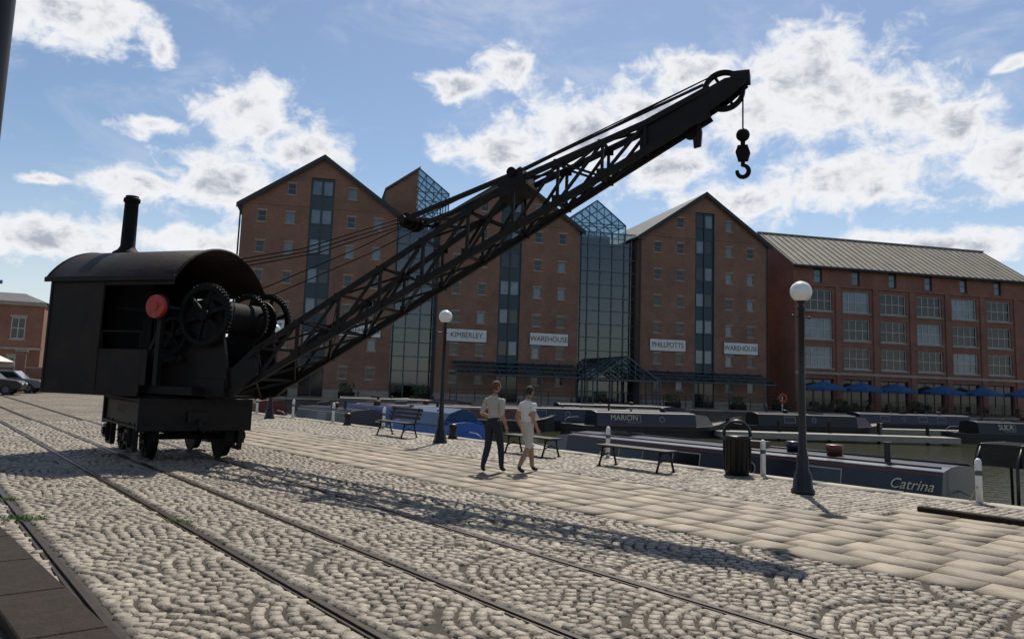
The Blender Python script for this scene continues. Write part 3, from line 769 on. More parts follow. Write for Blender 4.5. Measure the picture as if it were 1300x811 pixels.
narrowboat((2,58.5,WZ),math.radians(13.4),13,cab='bblack',side=-1); narrowboat((-13,54.5,WZ),math.radians(13.4),12,cab='navy',side=-1,roof='grey')
narrowboat(q(13.4,-2.2,WZ),UA,5.6,hull='blue',cab='blue',roof='blue',wins=False,cab0=.9,cab1=4.2,ztop=1.2,tarp=True,nm='blue_canal_boat')
narrowboat(q(19.2,-2.2,WZ),UA,8.5,cab='navy',roof='navy',ztop=1.3,band='frame')
narrowboat(q(28.0,-2.2,WZ),UA,7,hull='brown',cab='maroon',roof='brown',ztop=1.35,band='cream')
narrowboat(q(17,-5.2,WZ),UA,12,cab='blue',roof='navy',ztop=1.35)
g=MB(); g.box((18.6,45.6,-.62),(14,1.5,.3),'concrete',math.radians(6)); 
for i in range(5): 
    x=12.5+i*3.0; g.cyl((x,46.4+(x-18.6)*.105,-2),(x,46.4+(x-18.6)*.105,.2),.1,'wood',n=10)
g.build('pontoon')
g=MB(); g.box((31,56.5,-.62),(18,1.3,.3),'concrete',math.radians(13)); g.build('pontoon')

g=MB(); g.cyl((0,0,0),(0,0,1.4),.05,'white',n=8)
g.tube([(.35*math.cos(a_),-.08,1.25+.35*math.sin(a_)) for a_ in [2*math.pi*i/20 for i in range(21)]],.07,'orange',8)
g.build('lifebuoy_stand',fpt(39.5,FARB-1.2,0),BA)

# ------------------------------------------------------------------ crane
KX,KY=-7.05,16.95; JA=math.atan2(-.346,.938)
crane=empty('steam_crane',(KX,KY,0),0)
tr=MB()
tr.b2(-1.5,1.5,-1.02,-.92,.62,1.18,'black'); tr.b2(-1.5,1.5,.92,1.02,.62,1.18,'black')
tr.b2(-1.55,-1.45,-1.08,1.08,.58,1.20,'black'); tr.b2(1.45,1.55,-1.08,1.08,.58,1.20,'black')
tr.b2(-1.45,1.45,-.91,.91,1.08,1.17,'blackmatte')
for y in(-1.05,1.05):
    for z in(.64,1.15): tr.box((0,y,z),(2.9,.07,.05),'black')
    for i in range(16): tr.cyl((-1.4+i*.187,y+(.04 if y>0 else -.04),1.12),(-1.4+i*.187,y+(.06 if y>0 else -.06),1.12),.018,'black',n=6)
for x in(-1.58,1.58):
    for i in range(10): tr.cyl((x-.01,-.95+i*.211,1.12),(x+.01,-.95+i*.211,1.12),.018,'black',n=6)
    tr.box((x,0,.85),(.12,.4,.22),'black'); tr.tube([(x,0,.8),(x*1.1,0,.78),(x*1.12,0,.66),(x*1.06,0,.62)],.03,'black')
for x in(-.95,.95):
    tr.cyl((x,-.85,.44),(x,.85,.44),.06,'blackmatte')
    for y in(-.72,.72):
        sg=1 if y>0 else -1
        tr.cyl((x,y-.065,.44),(x,y+.065,.44),.41,'blackmatte',n=32); tr.cyl((x,y-sg*.09,.44),(x,y-sg*.06,.44),.45,'blackmatte',n=32)
        tr.cyl((x,y+sg*.066,.44),(x,y+sg*.09,.44),.14,'black',n=20)
        for i in range(8):
            a_=i*math.pi/4; tr.beam((x+.1*math.cos(a_),y+sg*.07,.44+.1*math.sin(a_)),(x+.36*math.cos(a_),y+sg*.07,.44+.36*math.sin(a_)),.05,.03,'black')
        tr.box((x,sg*1.03,.44),(.26,.2,.28),'black'); tr.box((x-.2,sg*1.0,.45),(.08,.1,.5),'black'); tr.box((x+.2,sg*1.0,.45),(.08,.1,.5),'black'); tr.box((x,sg*1.0,.20),(.5,.08,.06),'black')
        tr.cyl((x,sg*1.13,.44),(x,sg*1.17,.44),.08,'black',n=12)
tr.box((0,0,.6),(1.4,.7,.25),'blackmatte'); tr.tube([(-.3,-.98,.6),(-.1,-1.0,.35),(.15,-1.0,.3),(.3,-.98,.6)],.025,'black')
tang=math.atan2(U[1]+.05*NN[1],U[0]+.05*NN[0])
to=tr.build('truck',(.06,.02,.03),tang,crane,bevel=.008)
text('G.D.C',.24,'dull',(.1,1.025,.90),(math.pi/2,0,math.pi),to,ext=.004)
sp=MB()
sp.cyl((0,0,1.17),(0,0,1.3),1.02,'blackmatte',n=40); sp.cyl((0,0,1.22),(0,0,1.26),1.1,'black',n=40)
sp.b2(-2.2,1.5,-1.15,1.15,1.3,1.46,'black'); sp.b2(-2.15,2.0,-.85,-.7,1.28,1.62,'black'); sp.b2(-2.15,2.0,.7,.85,1.28,1.62,'black')
sp.b2(1.5,1.75,-.7,.7,1.3,1.5,'black')
def plate(x0,x1,y,z0,z1): sp.b2(x0,x1,y-.015,y+.015,z0,z1,'cab')
for y in(-1.3,1.3):
    plate(-2.2,-.75,y,1.23,3.6); plate(-.75,.35,y,1.23,2.15); plate(-.75,1.0,y,3.42,3.6); 
    plate(.35,.5,y,1.46,2.15)
    sg=1 if y>0 else -1
    sp.b2(.92,1.0,y-.035,y+.035,2.1,3.42,'cab') if y>0 else None
    for x in(-2.17,-.78): sp.b2(x-.03,x+.03,y+sg*.015,y+sg*.03,1.25,3.55,'cab')
    for z in(1.27,): sp.b2(-2.17,.35,y+sg*.016,y+sg*.035,z-.03,z+.03,'cab')
    sp.tube([(-.7,y,2.15),(-.7,y,2.5),(.3,y,2.5),(.3,y,2.15)],.018,'black')
    for i in range(13): sp.sphere((-2.12+i*.11,y+sg*.02,3.5),.015,'cab',6,4)
    for i in range(20): sp.sphere((-2.17,y+sg*.03,1.35+i*.11),.012,'cab',6,4)
sp.b2(-2.23,-2.2,-1.3,1.3,1.23,3.6,'cab')
n=18; hw=1.38; rise=.74; z0=3.56
Rr=(hw*hw+rise*rise)/(2*rise); zc=z0+rise-Rr; aa=math.asin(hw/Rr)
arc=[(Rr*math.sin(-aa+2*aa*i/n),zc+Rr*math.cos(-aa+2*aa*i/n)) for i in range(n+1)]
arc_in=[(y*.985,z-.035) for y,z in arc]
sp.add([(-2.215,y,z-.01) for y,z in arc],[tuple(range(n+1))],'cab')
V=[];
for x in(-2.32,1.08): V+=[(x,y,z) for y,z in arc]+[(x,y,z) for y,z in arc_in]
m_=n+1
F=[]
for i in range(n):
    F+=[(i,i+1,2*m_+i+1,2*m_+i),(m_+i+1,m_+i,3*m_+i,3*m_+i+1),(i+1,i,m_+i,m_+i+1),(2*m_+i,2*m_+i+1,3*m_+i+1,3*m_+i)]
sp.add(V,F,'cab',True)
for x in(-2.3,1.05): sp.tube([(x,y,z+.005) for y,z in arc],.02,'black',6)
for sg in(-1,1): sp.b2(-2.32,1.08,sg*1.38-.02,sg*1.38+.02,3.5,3.6,'cab')
sp.cyl((-1.5,0,1.46),(-1.5,0,4.1),.55,'blackmatte',n=28); sp.cyl((-1.5,0,3.0),(-1.5,0,3.06),.58,'black',n=28)
sp.lathe([(.30,0),(.30,.05),(.20,.12),(.155,.2),(.145,1.18),(.175,1.2),(.175,1.28),(.14,1.30),(.14,1.34)],(-1.62,0,4.26),'blackmatte',22)
sp.tube([(-1.0,.3,3.0),(-.6,.4,3.1),(-.2,.5,2.6),(-.1,.5,1.9)],.05,'blackmatte')
for y in(-.78,.78):
    sp.prism([(-.2,1.46),(2.05,1.46),(1.95,2.1),(1.75,2.95),(1.45,3.2),(1.1,3.15),(.75,2.6),(.1,2.2)],'y',y-.04,y+.04,'black')
def gear(c,r,w_,k,teeth=48,spk=6):
    x,y,z=c; y0,y1=y-w_/2,y+w_/2
    ri=r*.84
    n_=48;V=[];F=[]
    for rr_,yy in((r,y0),(r,y1),(ri,y1),(ri,y0)):
        for i in range(n_): a_=2*math.pi*i/n_; V.append((x+rr_*math.cos(a_),yy,z+rr_*math.sin(a_)))
    for e in range(4):
        for i in range(n_): F.append((e*n_+i,e*n_+(i+1)%n_,((e+1)%4)*n_+(i+1)%n_,((e+1)%4)*n_+i))
    sp.add(V,F,k)
    for i in range(teeth):
        a_=2*math.pi*i/teeth; sp.beam((x+(r-.005)*math.cos(a_),y,z+(r-.005)*math.sin(a_)),(x+(r+.03)*math.cos(a_),y,z+(r+.03)*math.sin(a_)),w_*.9,.022,k)
    for i in range(spk): a_=2*math.pi*i/spk+.3; sp.beam((x,y,z),(x+ri*math.cos(a_),y,z+ri*math.sin(a_)),w_*.5,.07,k)
    sp.cyl((x,y-w_*.8,z),(x,y+w_*.8,z),r*.2,k,n=16)
gear((1.5,-.95,2.86),.60,.10,'blackmatte'); gear((1.5,.95,2.86),.60,.10,'blackmatte')
gear((.72,-.92,2.45),.36,.09,'blackmatte',30,5); gear((.95,-.60,2.0),.42,.08,'blackmatte',32,6); gear((1.5,.3,2.86),.52,.06,'black',40,6)
sp.cyl((1.5,-.72,2.86),(1.5,.72,2.86),.30,'rope',n=28)
for i in range(26): sp.cyl((1.5,-.66+i*.05,2.86),(1.5,-.63+i*.05,2.86),.325,'rope',n=24)
sp.cyl((1.5,-.72,2.86),(1.5,-.68,2.86),.45,'black',n=28); sp.cyl((1.5,.68,2.86),(1.5,.72,2.86),.45,'black',n=28)
sp.cyl((.55,-.7,1.95),(.55,.7,1.95),.25,'blackmatte',n=22); sp.cyl((0.95,-.95,2.0),(.95,.95,2.0),.06,'black')
for y in(-1.0,1.0): sp.cyl((-.5,y,1.95),(.05,y,1.8),.17,'blackmatte'); sp.beam((.05,y,1.8),(.9,y,2.0),.05,.07,'black')
for i,x in enumerate((-.35,-.2,-.05,.1)): sp.cyl((x,-.55,1.46),(x-.12,-.5,2.75),.015,'black',n=6); sp.sphere((x-.12,-.5,2.76),.03,'black',8,6)
sp.cyl((.72,-1.40,2.98),(.72,-.78,2.98),.05,'black'); sp.cyl((.72,-1.45,2.98),(.72,-1.36,2.98),.225,'red',n=32); sp.cyl((.72,-1.47,2.98),(.72,-1.45,2.98),.08,'red',n=20); sp.cyl((.72,-1.36,2.98),(.72,-1.33,2.98),.25,'black',n=32)
sp.beam((.72,-1.25,1.46),(.72,-1.25,2.95),.10,.12,'black'); sp.beam((.2,-1.25,1.46),(.72,-1.25,2.6),.06,.06,'black')
sp.build('house_and_winch',(0,0,0),JA,crane,bevel=.006)
# jib
jb=MB()
def hw_(a_): return .70+(a_-1.5)*(.14-.70)/(11.0-1.5)
bz=lambda a_:1.60+.560*(a_-2.48) if a_>1.9 else 1.28
def tz(a_):
    pts=[(1.75,1.55),(2.6,2.28),(7.73,5.42),(10.3,6.45),(11.3,6.98)]
    for (x0,z0_),(x1,z1_) in zip(pts,pts[1:]):
        if a_<=x1: return z0_+(z1_-z0_)*(a_-x0)/(x1-x0)
    return pts[-1][1]
st_=[1.75,2.6,3.45,4.3,5.15,6.0,6.87,7.73,8.55,9.35,10.1]
for sg in(-1,1):
    P=lambda a_,f: (a_,sg*hw_(a_),f(a_))
    for a0,a1 in zip(st_,st_[1:]+[11.2]):
        jb.beam(P(a0,bz),P(a1,bz),.08,.125,'black'); jb.beam(P(a0,tz),P(a1,tz),.07,.10,'black')
    for i,a0 in enumerate(st_):
        jb.beam(P(a0,bz),P(a0,tz),.05,.055,'black')
        if i<len(st_)-1:
            a1=st_[i+1]
            jb.beam(P(a0,bz),P(a1,tz),.025,.06,'black')
            if i%2==0: jb.beam((a0,sg*(hw_(a0)-.035),tz(a0)),(a1,sg*(hw_(a1)-.035),bz(a1)),.02,.045,'black')
            jb.box((a0,sg*(hw_(a0)+.045),bz(a0)+.04),(.18,.014,.18),'black'); jb.box((a0,sg*(hw_(a0)+.045),tz(a0)-.03),(.16,.014,.14),'black')
    jb.beam((7.73,sg*(hw_(7.73)+.02),5.56),(11.1,sg*.17,6.98),.03,.045,'black')
    jb.beam((5.5,sg*.30,4.80),(7.73,sg*(hw_(7.73)),5.56),.05,.09,'black')
    jb.beam((5.5,sg*.30,4.80),(6.6,sg*hw_(6.6),tz(6.6)+.02),.03,.05,'black')
for i,a0 in enumerate(st_):
    h_=hw_(a0)
    jb.beam((a0,-h_,bz(a0)),(a0,h_,bz(a0)),.05,.05,'black'); jb.beam((a0,-h_,tz(a0)),(a0,h_,tz(a0)),.05,.05,'black')
    if i<len(st_)-1:
        a1=st_[i+1]; h2=hw_(a1)
        f=bz
        jb.beam((a0,-h_,f(a0)),(a1,h2,f(a1)),.02,.045,'black'); jb.beam((a0,h_,f(a0)-.02),(a1,-h2,f(a1)-.02),.02,.045,'black')
        f=tz; sgn=1 if i%2 else -1
        jb.beam((a0,-h_*sgn,f(a0)),(a1,h2*sgn,f(a1)),.02,.045,'black')
for sg in(-1,1): jb.prism([(1.5,1.25),(2.1,1.30),(2.7,1.75),(2.6,2.1),(1.75,1.75)],'y',sg*.70-.05,sg*.70+.05,'black')
jb.cyl((1.7,-.82,1.45),(1.7,.82,1.45),.08,'blackmatte')
jb.prism([(7.48,5.08),(7.98,5.36),(7.86,5.68),(7.42,5.42)],'y',-.38,.38,'black'); jb.cyl((7.7,-.43,5.58),(7.7,.43,5.58),.09,'blackmatte')
jb.cyl((5.5,-.42,4.80),(5.5,.42,4.80),.07,'black'); 
for y in(-.2,0,.2): jb.cyl((5.5,y-.03,4.80),(5.5,y+.03,4.80),.15,'blackmatte',n=20)
for sg in(-1,1): jb.prism([(10.0,5.84),(10.9,6.35),(11.3,6.58),(11.55,6.75),(11.82,6.98),(11.80,7.10),(11.45,7.07),(11.0,6.84),(10.0,6.36)],'y',sg*.14-.015,sg*.14+.015,'black')
jb.b2(11.55,11.86,-.16,.16,7.02,7.18,'black')
def sheave(x,z,r,w_,y=0):
    jb.cyl((x,y-w_/2,z),(x,y-w_/2+.03,z),r,'blackmatte',n=32); jb.cyl((x,y+w_/2-.03,z),(x,y+w_/2,z),r,'blackmatte',n=32); jb.cyl((x,y-w_/2+.03,z),(x,y+w_/2-.03,z),r*.88,'black',n=32)
def wheel(x,z,r,y,w_):
    n_=40;V=[];F=[]
    for rr_,yy in((r,y-w_/2),(r,y+w_/2),(r*.82,y+w_/2),(r*.82,y-w_/2)):
        for i in range(n_): a_=2*math.pi*i/n_; V.append((x+rr_*math.cos(a_),yy,z+rr_*math.sin(a_)))
    for e in range(4):
        for i in range(n_): F.append((e*n_+i,e*n_+(i+1)%n_,((e+1)%4)*n_+(i+1)%n_,((e+1)%4)*n_+i))
    jb.add(V,F,'blackmatte')
    for i in range(6): a_=i*math.pi/3; jb.beam((x,y,z),(x+r*.83*math.cos(a_),y,z+r*.83*math.sin(a_)),.04,.05,'blackmatte')
    jb.cyl((x,y-.09,z),(x,y+.09,z),.08,'black')
wheel(11.42,6.90,.36,0,.12)
jb.prism([(10.72,6.30),(11.02,6.40),(11.06,6.2),(11.04,5.95),(10.92,5.92),(10.9,6.15),(10.74,6.18)],'y',-.05,.05,'black'); sheave(10.86,6.2,.12,.1)
for y in(-.03,.03): jb.cyl((11.74,y,6.95),(11.74,y*.6,6.15),.012,'rope',n=6)
jb.sphere((11.74,0,6.09),.115,'blackmatte'); jb.cyl((11.74,0,5.98),(11.74,0,5.9),.04,'blackmatte')
jb.prism([(11.66,5.90),(11.82,5.90),(11.86,5.78),(11.82,5.64),(11.66,5.64),(11.62,5.78)],'y',-.07,.07,'blackmatte'); jb.cyl((11.74,0,5.64),(11.74,0,5.55),.035,'blackmatte')
hk=[(11.74+.095*math.cos(a_),0,5.46+.10*math.sin(a_)) for a_ in [math.pi*.5-i*math.pi*1.55/16 for i in range(17)]]
jb.tube(hk,[.03+.012*math.sin(math.pi*i/16) for i in range(17)],'blackmatte',8); jb.tube([(11.74,0,5.57),(11.74,0,5.54)],.03,'blackmatte')
for y in(-.2,0,.2): jb.tube([(1.0,y*1.6,4.02),(3.2,y*1.3,4.30),(5.4,y,4.86)],.013,'rope',6)
for y in(-.15,.15): jb.tube([(1.5,y*2,3.2),(4.5,y*1.7,4.28),(7.7,y,5.66)],.011,'rope',6)
jb.tube([(7.7,0.05,5.68),(11.3,0,7.22)],.012,'rope',6); jb.tube([(7.7,-.1,5.68),(11.3,-.04,7.20)],.012,'rope',6)
jo=jb.build('jib',(0,0,0),JA,crane); jo.scale=(.984,1,.987)

# ------------------------------------------------------------------ people
M['skin']=mat('skin',(.33,.18,.12),.6,var=.1,vscale=8)
M['hairr']=mat('reddish_hair',(.10,.045,.022),.8,var=.3,vscale=30,bump=.5,bscale=80); M['haird']=mat('dark_hair',(.02,.016,.013),.8,var=.3,vscale=30,bump=.5,bscale=80)
M['shirt1']=mat('pale_shirt',(.42,.38,.32),.9,var=.12,vscale=20,bump=.6,bscale=9); M['shirt2']=mat('white_tshirt',(.70,.68,.64),.9,var=.06,vscale=10,bump=.6,bscale=9)
M['trous']=mat('dark_trousers',(.018,.02,.03),.9,var=.2,bump=.5,bscale=10); M['shorts']=mat('beige_shorts',(.50,.46,.39),.9,var=.08,bump=.5,bscale=10)
M['shoe']=mat('dark_shoes',(.02,.016,.013),.6)
def person(name,loc,heading,J,lab,mats,hair,scale=1.0,headturn=0.0):
    names=list(J); idx={n:i for i,n in enumerate(names)}
    me=bpy.data.meshes.new(name+'_skel'); me.from_pydata([J[n][:3] for n in names],[(idx[a],idx[b]) for a,b,_ in lab],[])
    o=bpy.data.objects.new(name+'_skel',me); COL.objects.link(o)
    md=o.modifiers.new('s','SKIN'); md.use_smooth_shade=True; md.branch_smoothing=.6
    for i,n in enumerate(names):
        r=J[n][3]; me.skin_vertices[0].data[i].radius=r if isinstance(r,tuple) else (r,r)
    me.skin_vertices[0].data[0].use_root=True
    sb=o.modifiers.new('u','SUBSURF'); sb.levels=2; sb.render_levels=2
    dg=bpy.context.evaluated_depsgraph_get(); dg.update()
    ev=o.evaluated_get(dg); bm=bmesh.new(); bm.from_mesh(ev.to_mesh())
    bpy.data.objects.remove(o)
    segs=[(Vector(J[a][:3]),Vector(J[b][:3]),k) for a,b,k in lab]
    g=MB(); 
    for k in mats: g.mi(k)
    g.v=[tuple(v.co) for v in bm.verts]
    for f in bm.faces:
        c=f.calc_center_median(); best=1e9;bk=0
        for a,b,k in segs:
            d=b-a; t=max(0,min(1,(c-a).dot(d)/max(d.length_squared,1e-9))); dd=(c-a-d*t).length
            if dd<best: best=dd;bk=k
        g.f.append(tuple(v.index for v in f.verts)); g.m.append(bk); g.s.append(True)
    bm.free()
    hx,hy,hz=J['neck2'][:3]; hc=Vector((hx+.02,hy,hz+.115))
    ct,stt=math.cos(headturn),math.sin(headturn)
    def hp(x,y,z): return (hc.x+x*ct-y*stt,hc.y+x*stt+y*ct,hc.z+z)
    nu,nv=22,16
    def shell(f,k):
        V=[];F=[]
        for j in range(nv+1):
            ph=math.pi*j/nv
            for i in range(nu):
                t=2*math.pi*i/nu; dx,dy,dz=math.sin(ph)*math.cos(t),math.sin(ph)*math.sin(t),math.cos(ph)
                V.append(f(dx,dy,dz))
        for j in range(nv):
            for i in range(nu): F.append((j*nu+i,(j+1)*nu+i,(j+1)*nu+(i+1)%nu,j*nu+(i+1)%nu))
        g.add(V,F,k,True)
    def headf(dx,dy,dz):
        x,y,z=dx*.097,dy*.076,dz*.118
        if z<0: y*=1+z*2.2; x=x*(1+z*1.2)+(-z)*.10
        return hp(x,y,z)
    shell(headf,'skin')
    def hairf(dx,dy,dz):
        cover=1.0 if (dz>.35+.25*max(0,dx)) or (dx<-.15 and dz>-.45) or (dx<.15 and dz>.0) else .90
        x,y,z=dx*.097*cover*1.10,dy*.076*cover*1.12,dz*.118*cover*1.08
        if z<0: y*=1+z*2.2; x=x*(1+z*1.2)+(-z)*.08
        return hp(x,y,z)
    shell(hairf,hair)
    g.sphere(hp(.103,0,-.02),.016,'skin',8,6,(1,.8,1.5))
    for sg in(-1,1):
        g.sphere(hp(.0,sg*.078,-.012),.026,'skin',8,6,(.8,.35,1.2)); g.sphere(hp(.088,sg*.03,.008),.011,'frame',8,6); g.sphere(hp(.096,sg*.03,.008),.006,'letter',8,6)
    g.add([hp(.094,-.022,-.058),hp(.094,.022,-.058),hp(.096,.018,-.066),hp(.096,-.018,-.066)],[(0,1,2,3)],'maroon')
    for s_ in('L','R'):
        w_=Vector(J['wrist'+s_][:3]); h_=Vector(J['hand'+s_][:3]); d=(h_-w_).normalized(); sgn=1 if s_=='L' else -1
        side=Vector((1,0,0)) - d*d.x; side=side.normalized() if side.length>.1 else Vector((0,0,1)); nrm=d.cross(side)
        for i,(off,ln) in enumerate(((.027,.062),(.009,.072),(-.009,.068),(-.027,.052))):
            a=h_+d*.015+side*off; b_=a+d*ln*.55-nrm*sgn*.006; c_=b_+d*ln*.35-nrm*sgn*.022
            g.tube([a,b_,c_],[.0095,.0085,.0065],'skin',6)
        a=h_-d*.03+side*.03; g.tube([a,a+side*.022+d*.022,a+side*.026+d*.052],[.011,.010,.007],'skin',6)
    ob=g.build(name,loc,heading); ob.scale=(scale,)*3; return ob
def joints(armL,armR):
    J={'pelvis':(0,0,.94,(.135,.155)),'waist':(0,0,1.06,(.12,.145)),'chest':(.0,0,1.25,(.125,.17)),'upch':(-.01,0,1.40,(.10,.15)),
       'neck':(0,0,1.475,.062),'neck2':(.015,0,1.54,.055)}
    for s_,sg,arm in(('L',1,armL),('R',-1,armR)):
        J['sh'+s_]=(-.01,sg*.185,1.405,.066)
        for n_,v in zip(('slv','elb','fa','wrist','hand'),arm): J[n_+s_]=(v[0],sg*v[1],v[2],v[3])
    return J
armD=[(-.04,.235,1.25,.058),(-.08,.26,1.12,.048),(-.01,.27,1.0,.042),(.05,.265,.90,.030),(.075,.262,.84,.034)]
armB=[(-.02,.24,1.25,.058),(-.06,.28,1.13,.048),(.05,.24,1.08,.042),(.16,.19,1.05,.030),(.20,.16,1.05,.034)]
def legs(J,f,b,long_):
    for s_,sg in(('L',1),('R',-1)):
        J['hip'+s_]=(0,sg*.095,.87,.105)
        if s_==f: pts=[(.13,.10,.62,.082),(.19,.10,.50,.064),(.22,.105,.33,.060),(.25,.105,.10,.044),(.30,.11,.055,.045),(.42,.13,.04,.036)]
        else: pts=[(-.03,.10,.66,.082),(-.05,.10,.50,.064),(-.15,.10,.34,.060),(-.27,.10,.14,.044),(-.26,.11,.08,.045),(-.14,.12,.035,.036)]
        for n_,v in zip(('thg','knee','calf','ank','heel','toe'),pts):
            r=v[3]*(1.12 if long_ and n_ in('knee','calf','ank') else 1)
            if not long_ and n_=='thg': r*=1.12
            J[n_+s_]=(v[0]*b,sg*v[1],v[2],r)
def bones(long_,sleeve_long):
    SK,SH,TR,SO=0,1,2,3
    B=[('pelvis','waist',TR),('waist','chest',SH),('chest','upch',SH),('upch','neck',SH),('neck','neck2',SK)]
    for s_ in'LR':
        B+=[('upch','sh'+s_,SH),('sh'+s_,'slv'+s_,SH),('slv'+s_,'elb'+s_,SH if sleeve_long else SK),('elb'+s_,'fa'+s_,SK),('fa'+s_,'wrist'+s_,SK),('wrist'+s_,'hand'+s_,SK),
            ('pelvis','hip'+s_,TR),('hip'+s_,'thg'+s_,TR),('thg'+s_,'knee'+s_,TR),('knee'+s_,'calf'+s_,TR if long_ else SK),('calf'+s_,'ank'+s_,TR if long_ else SK),('ank'+s_,'heel'+s_,SO),('heel'+s_,'toe'+s_,SO)]
    return B
J=joints(armB,armD); legs(J,'R',.62,True)
person('walking_man',(-.26,15.75,.025),math.radians(52),J,bones(True,1),['skin','shirt1','trous','shoe'],'hairr',.99,-.25)
J=joints(armD,armD); legs(J,'L',1.0,False)
person('walking_man',(.40,15.9,.025),math.radians(38),J,bones(False,0),['skin','shirt2','shorts','shoe'],'haird',.945,.1)

# ------------------------------------------------------------------ world
sun_dir=Vector((.14,.72,1.0)).normalized()
el=math.asin(sun_dir.z); az=math.atan2(sun_dir.x,sun_dir.y)
wd=bpy.data.worlds.new('sky'); scene.world=wd; wd.use_nodes=True
try: wd.cycles.sampling_method='NONE'
except Exception as ex: print(ex)
nt=wd.node_tree;N=nt.nodes;L=nt.links;N.clear()
out=N.new('ShaderNodeOutputWorld'); sky=N.new('ShaderNodeTexSky'); sky.sky_type='NISHITA'; sky.sun_disc=False
sky.sun_elevation=el; sky.sun_rotation=az; sky.air_density=1.0; sky.dust_density=.4; sky.ozone_density=2.0
bg=N.new('ShaderNodeBackground'); bg.inputs['Strength'].default_value=.10; L.new(sky.outputs[0],bg.inputs[0])
tc=N.new('ShaderNodeTexCoord'); sep=N.new('ShaderNodeSeparateXYZ')
def math_(op,a,b=None,c=None):
    n=N.new('ShaderNodeMath'); n.operation=op
    for i,v in enumerate((a,b,c)):
        if v is None: continue
        if isinstance(v,(int,float)): n.inputs[i].default_value=v
        else: L.new(v,n.inputs[i])
    return n.outputs[0]
L.new(tc.outputs['Generated'],sep.inputs[0])
azn=math_('MULTIPLY',math_('ARCTAN2',sep.outputs['X'],sep.outputs['Y']),57.2958)
eln=math_('MULTIPLY',math_('ARCSINE',sep.outputs['Z']),57.2958)
cmb=N.new('ShaderNodeCombineXYZ'); L.new(azn,cmb.inputs[0]); L.new(eln,cmb.inputs[1])
def noise(scale,det,rough,off=0,stretch=(1,1.35,1),dist=0,shift=(0,0)):
    mp=N.new('ShaderNodeMapping'); mp.inputs['Scale'].default_value=stretch; mp.inputs['Location'].default_value=(off+shift[0],off*.7+shift[1],off*.3); L.new(cmb.outputs[0],mp.inputs[0])
    n=N.new('ShaderNodeTexNoise'); n.inputs['Scale'].default_value=scale; n.inputs['Detail'].default_value=det; n.inputs['Roughness'].default_value=rough; n.inputs['Distortion'].default_value=dist
    L.new(mp.outputs[0],n.inputs['Vector']); return n
wz=noise(.16,3,.5,30)
warp=N.new('ShaderNodeVectorMath'); warp.operation='MULTIPLY_ADD'
ctr=N.new('ShaderNodeVectorMath'); ctr.operation='SUBTRACT'; L.new(wz.outputs['Color'],ctr.inputs[0]); ctr.inputs[1].default_value=(.5,.5,.5)
L.new(ctr.outputs[0],warp.inputs[0]); warp.inputs[1].default_value=(2.6,2.0,0); L.new(cmb.outputs[0],warp.inputs[2])
CL=[(-31,21.6,5.2,2.2),(-25.3,20.9,.9,1.2),(-19.0,17.6,3.2,2.3),(-15.6,15.8,3.4,1.7),(-25.6,15.6,2.2,.6),(-21.0,12.8,3.8,2.0),(-25.5,11.8,3.4,1.4),(-31,7.8,5,1.5),(-22,8.6,3.6,1.1),(-31.5,11.5,1.3,.4),
(-4.4,21.0,2.6,1.0),(-.8,22.3,2.6,1.4),(4.4,17.8,5.4,2.8),(-1.6,16.2,4.0,1.6),(9.2,19.6,3.4,1.9),(13.0,21.8,3.6,1.3),
(21.5,20.6,5.2,3.5),(26.3,19.2,3.6,2.3),(16.6,18.6,4.0,2.1),(30.0,16.7,2.6,2.2),(23.2,14.0,6.0,2.3),(16.0,13.2,4.4,1.7),(10.6,15.4,4.4,2.1),(32.8,14.2,3.0,1.9),(28,9.6,6,1.2),(33,20.2,1.3,.5),
(-65,20,14,6),(60,20,13,6),(170,25,18,8)]
field=None
for a_,e_,sa,se in CL:
    mp=N.new('ShaderNodeVectorMath'); mp.operation='MULTIPLY_ADD'; L.new(warp.outputs[0],mp.inputs[0])
    mp.inputs[1].default_value=(1/sa,1/se,0); mp.inputs[2].default_value=(-a_/sa,-e_/se,0)
    ln=N.new('ShaderNodeVectorMath'); ln.operation='LENGTH'; L.new(mp.outputs[0],ln.inputs[0])
    field=ln.outputs['Value'] if field is None else math_('SMOOTH_MIN',field,ln.outputs['Value'],.25)
field=math_('MAXIMUM',math_('SUBTRACT',1.0,field),-1.5)
n1=noise(.40,10,.62,5,(1,1.3,1),.3)
dens0=math_('ADD',field,math_('MULTIPLY',math_('SUBTRACT',n1.outputs['Fac'],.5),2.7))
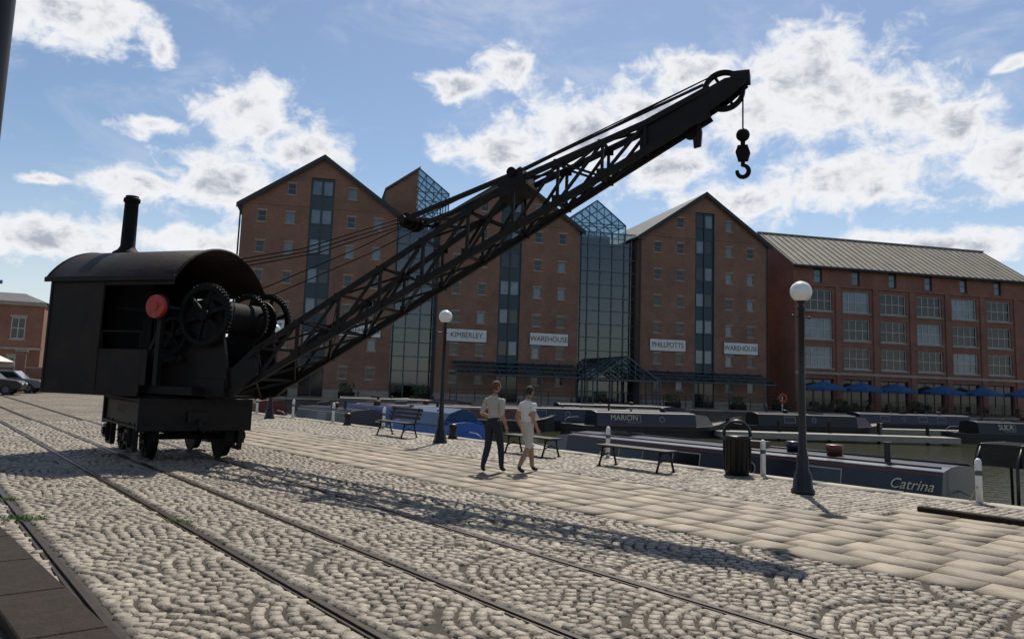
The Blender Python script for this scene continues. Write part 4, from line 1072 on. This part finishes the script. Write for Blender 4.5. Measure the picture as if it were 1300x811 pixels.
def smooth(v,a_,b_,t0=0,t1=1):
    m=N.new('ShaderNodeMapRange'); m.interpolation_type='SMOOTHSTEP'; m.inputs['From Min'].default_value=a_; m.inputs['From Max'].default_value=b_; m.inputs['To Min'].default_value=t0; m.inputs['To Max'].default_value=t1
    L.new(v,m.inputs['Value']); return m.outputs['Result']
dens=smooth(dens0,-.34,.46)
nv=noise(.10,6,.66,50,(1,2.0,1),.6); veil=smooth(nv.outputs['Fac'],.46,.76,0,.30)
fac=math_('MAXIMUM',dens,veil)
haze=smooth(eln,-1,15,.36,0); fac=math_('MAXIMUM',fac,haze)
n3=noise(.36,8,.62,5.35,(1,1.3,1),.3,(0.0,.75)); 
core=math_('MULTIPLY',smooth(dens0,.30,1.10),smooth(n3.outputs['Fac'],.38,.60,.12,1))
cm=N.new('ShaderNodeMix'); cm.data_type='RGBA'; cm.inputs['A'].default_value=(.91,.92,.94,1); cm.inputs['B'].default_value=(.42,.46,.54,1); L.new(core,cm.inputs['Factor'])
bc=N.new('ShaderNodeBackground'); L.new(cm.outputs['Result'],bc.inputs[0]); bc.inputs['Strength'].default_value=.98
ms=N.new('ShaderNodeMixShader'); L.new(fac,ms.inputs[0]); L.new(bg.outputs[0],ms.inputs[1]); L.new(bc.outputs[0],ms.inputs[2]); L.new(ms.outputs[0],out.inputs[0])

sl=bpy.data.lights.new('sun','SUN'); sl.energy=5.0; sl.angle=math.radians(.53); sl.color=(1,.93,.82)
so=bpy.data.objects.new('sun',sl); COL.objects.link(so); so.rotation_euler=(-sun_dir).to_track_quat('-Z','Y').to_euler(); so.location=(0,0,60)

# ------------------------------------------------------------------ camera
cam=bpy.data.cameras.new('camera'); co=bpy.data.objects.new('camera',cam); COL.objects.link(co)
cam.sensor_width=36; cam.lens=1011/1300*36; cam.shift_y=-44.5/1300; cam.clip_end=5000; cam.clip_start=.05
co.matrix_world=Matrix.Translation((0,0,1.75))@Matrix.Rotation(math.pi/2+math.atan(125/1011),4,'X')@Matrix.Rotation(.035,4,'Z')
scene.camera=co
scene.view_settings.view_transform='Standard'; scene.view_settings.look='None'; scene.view_settings.exposure=0
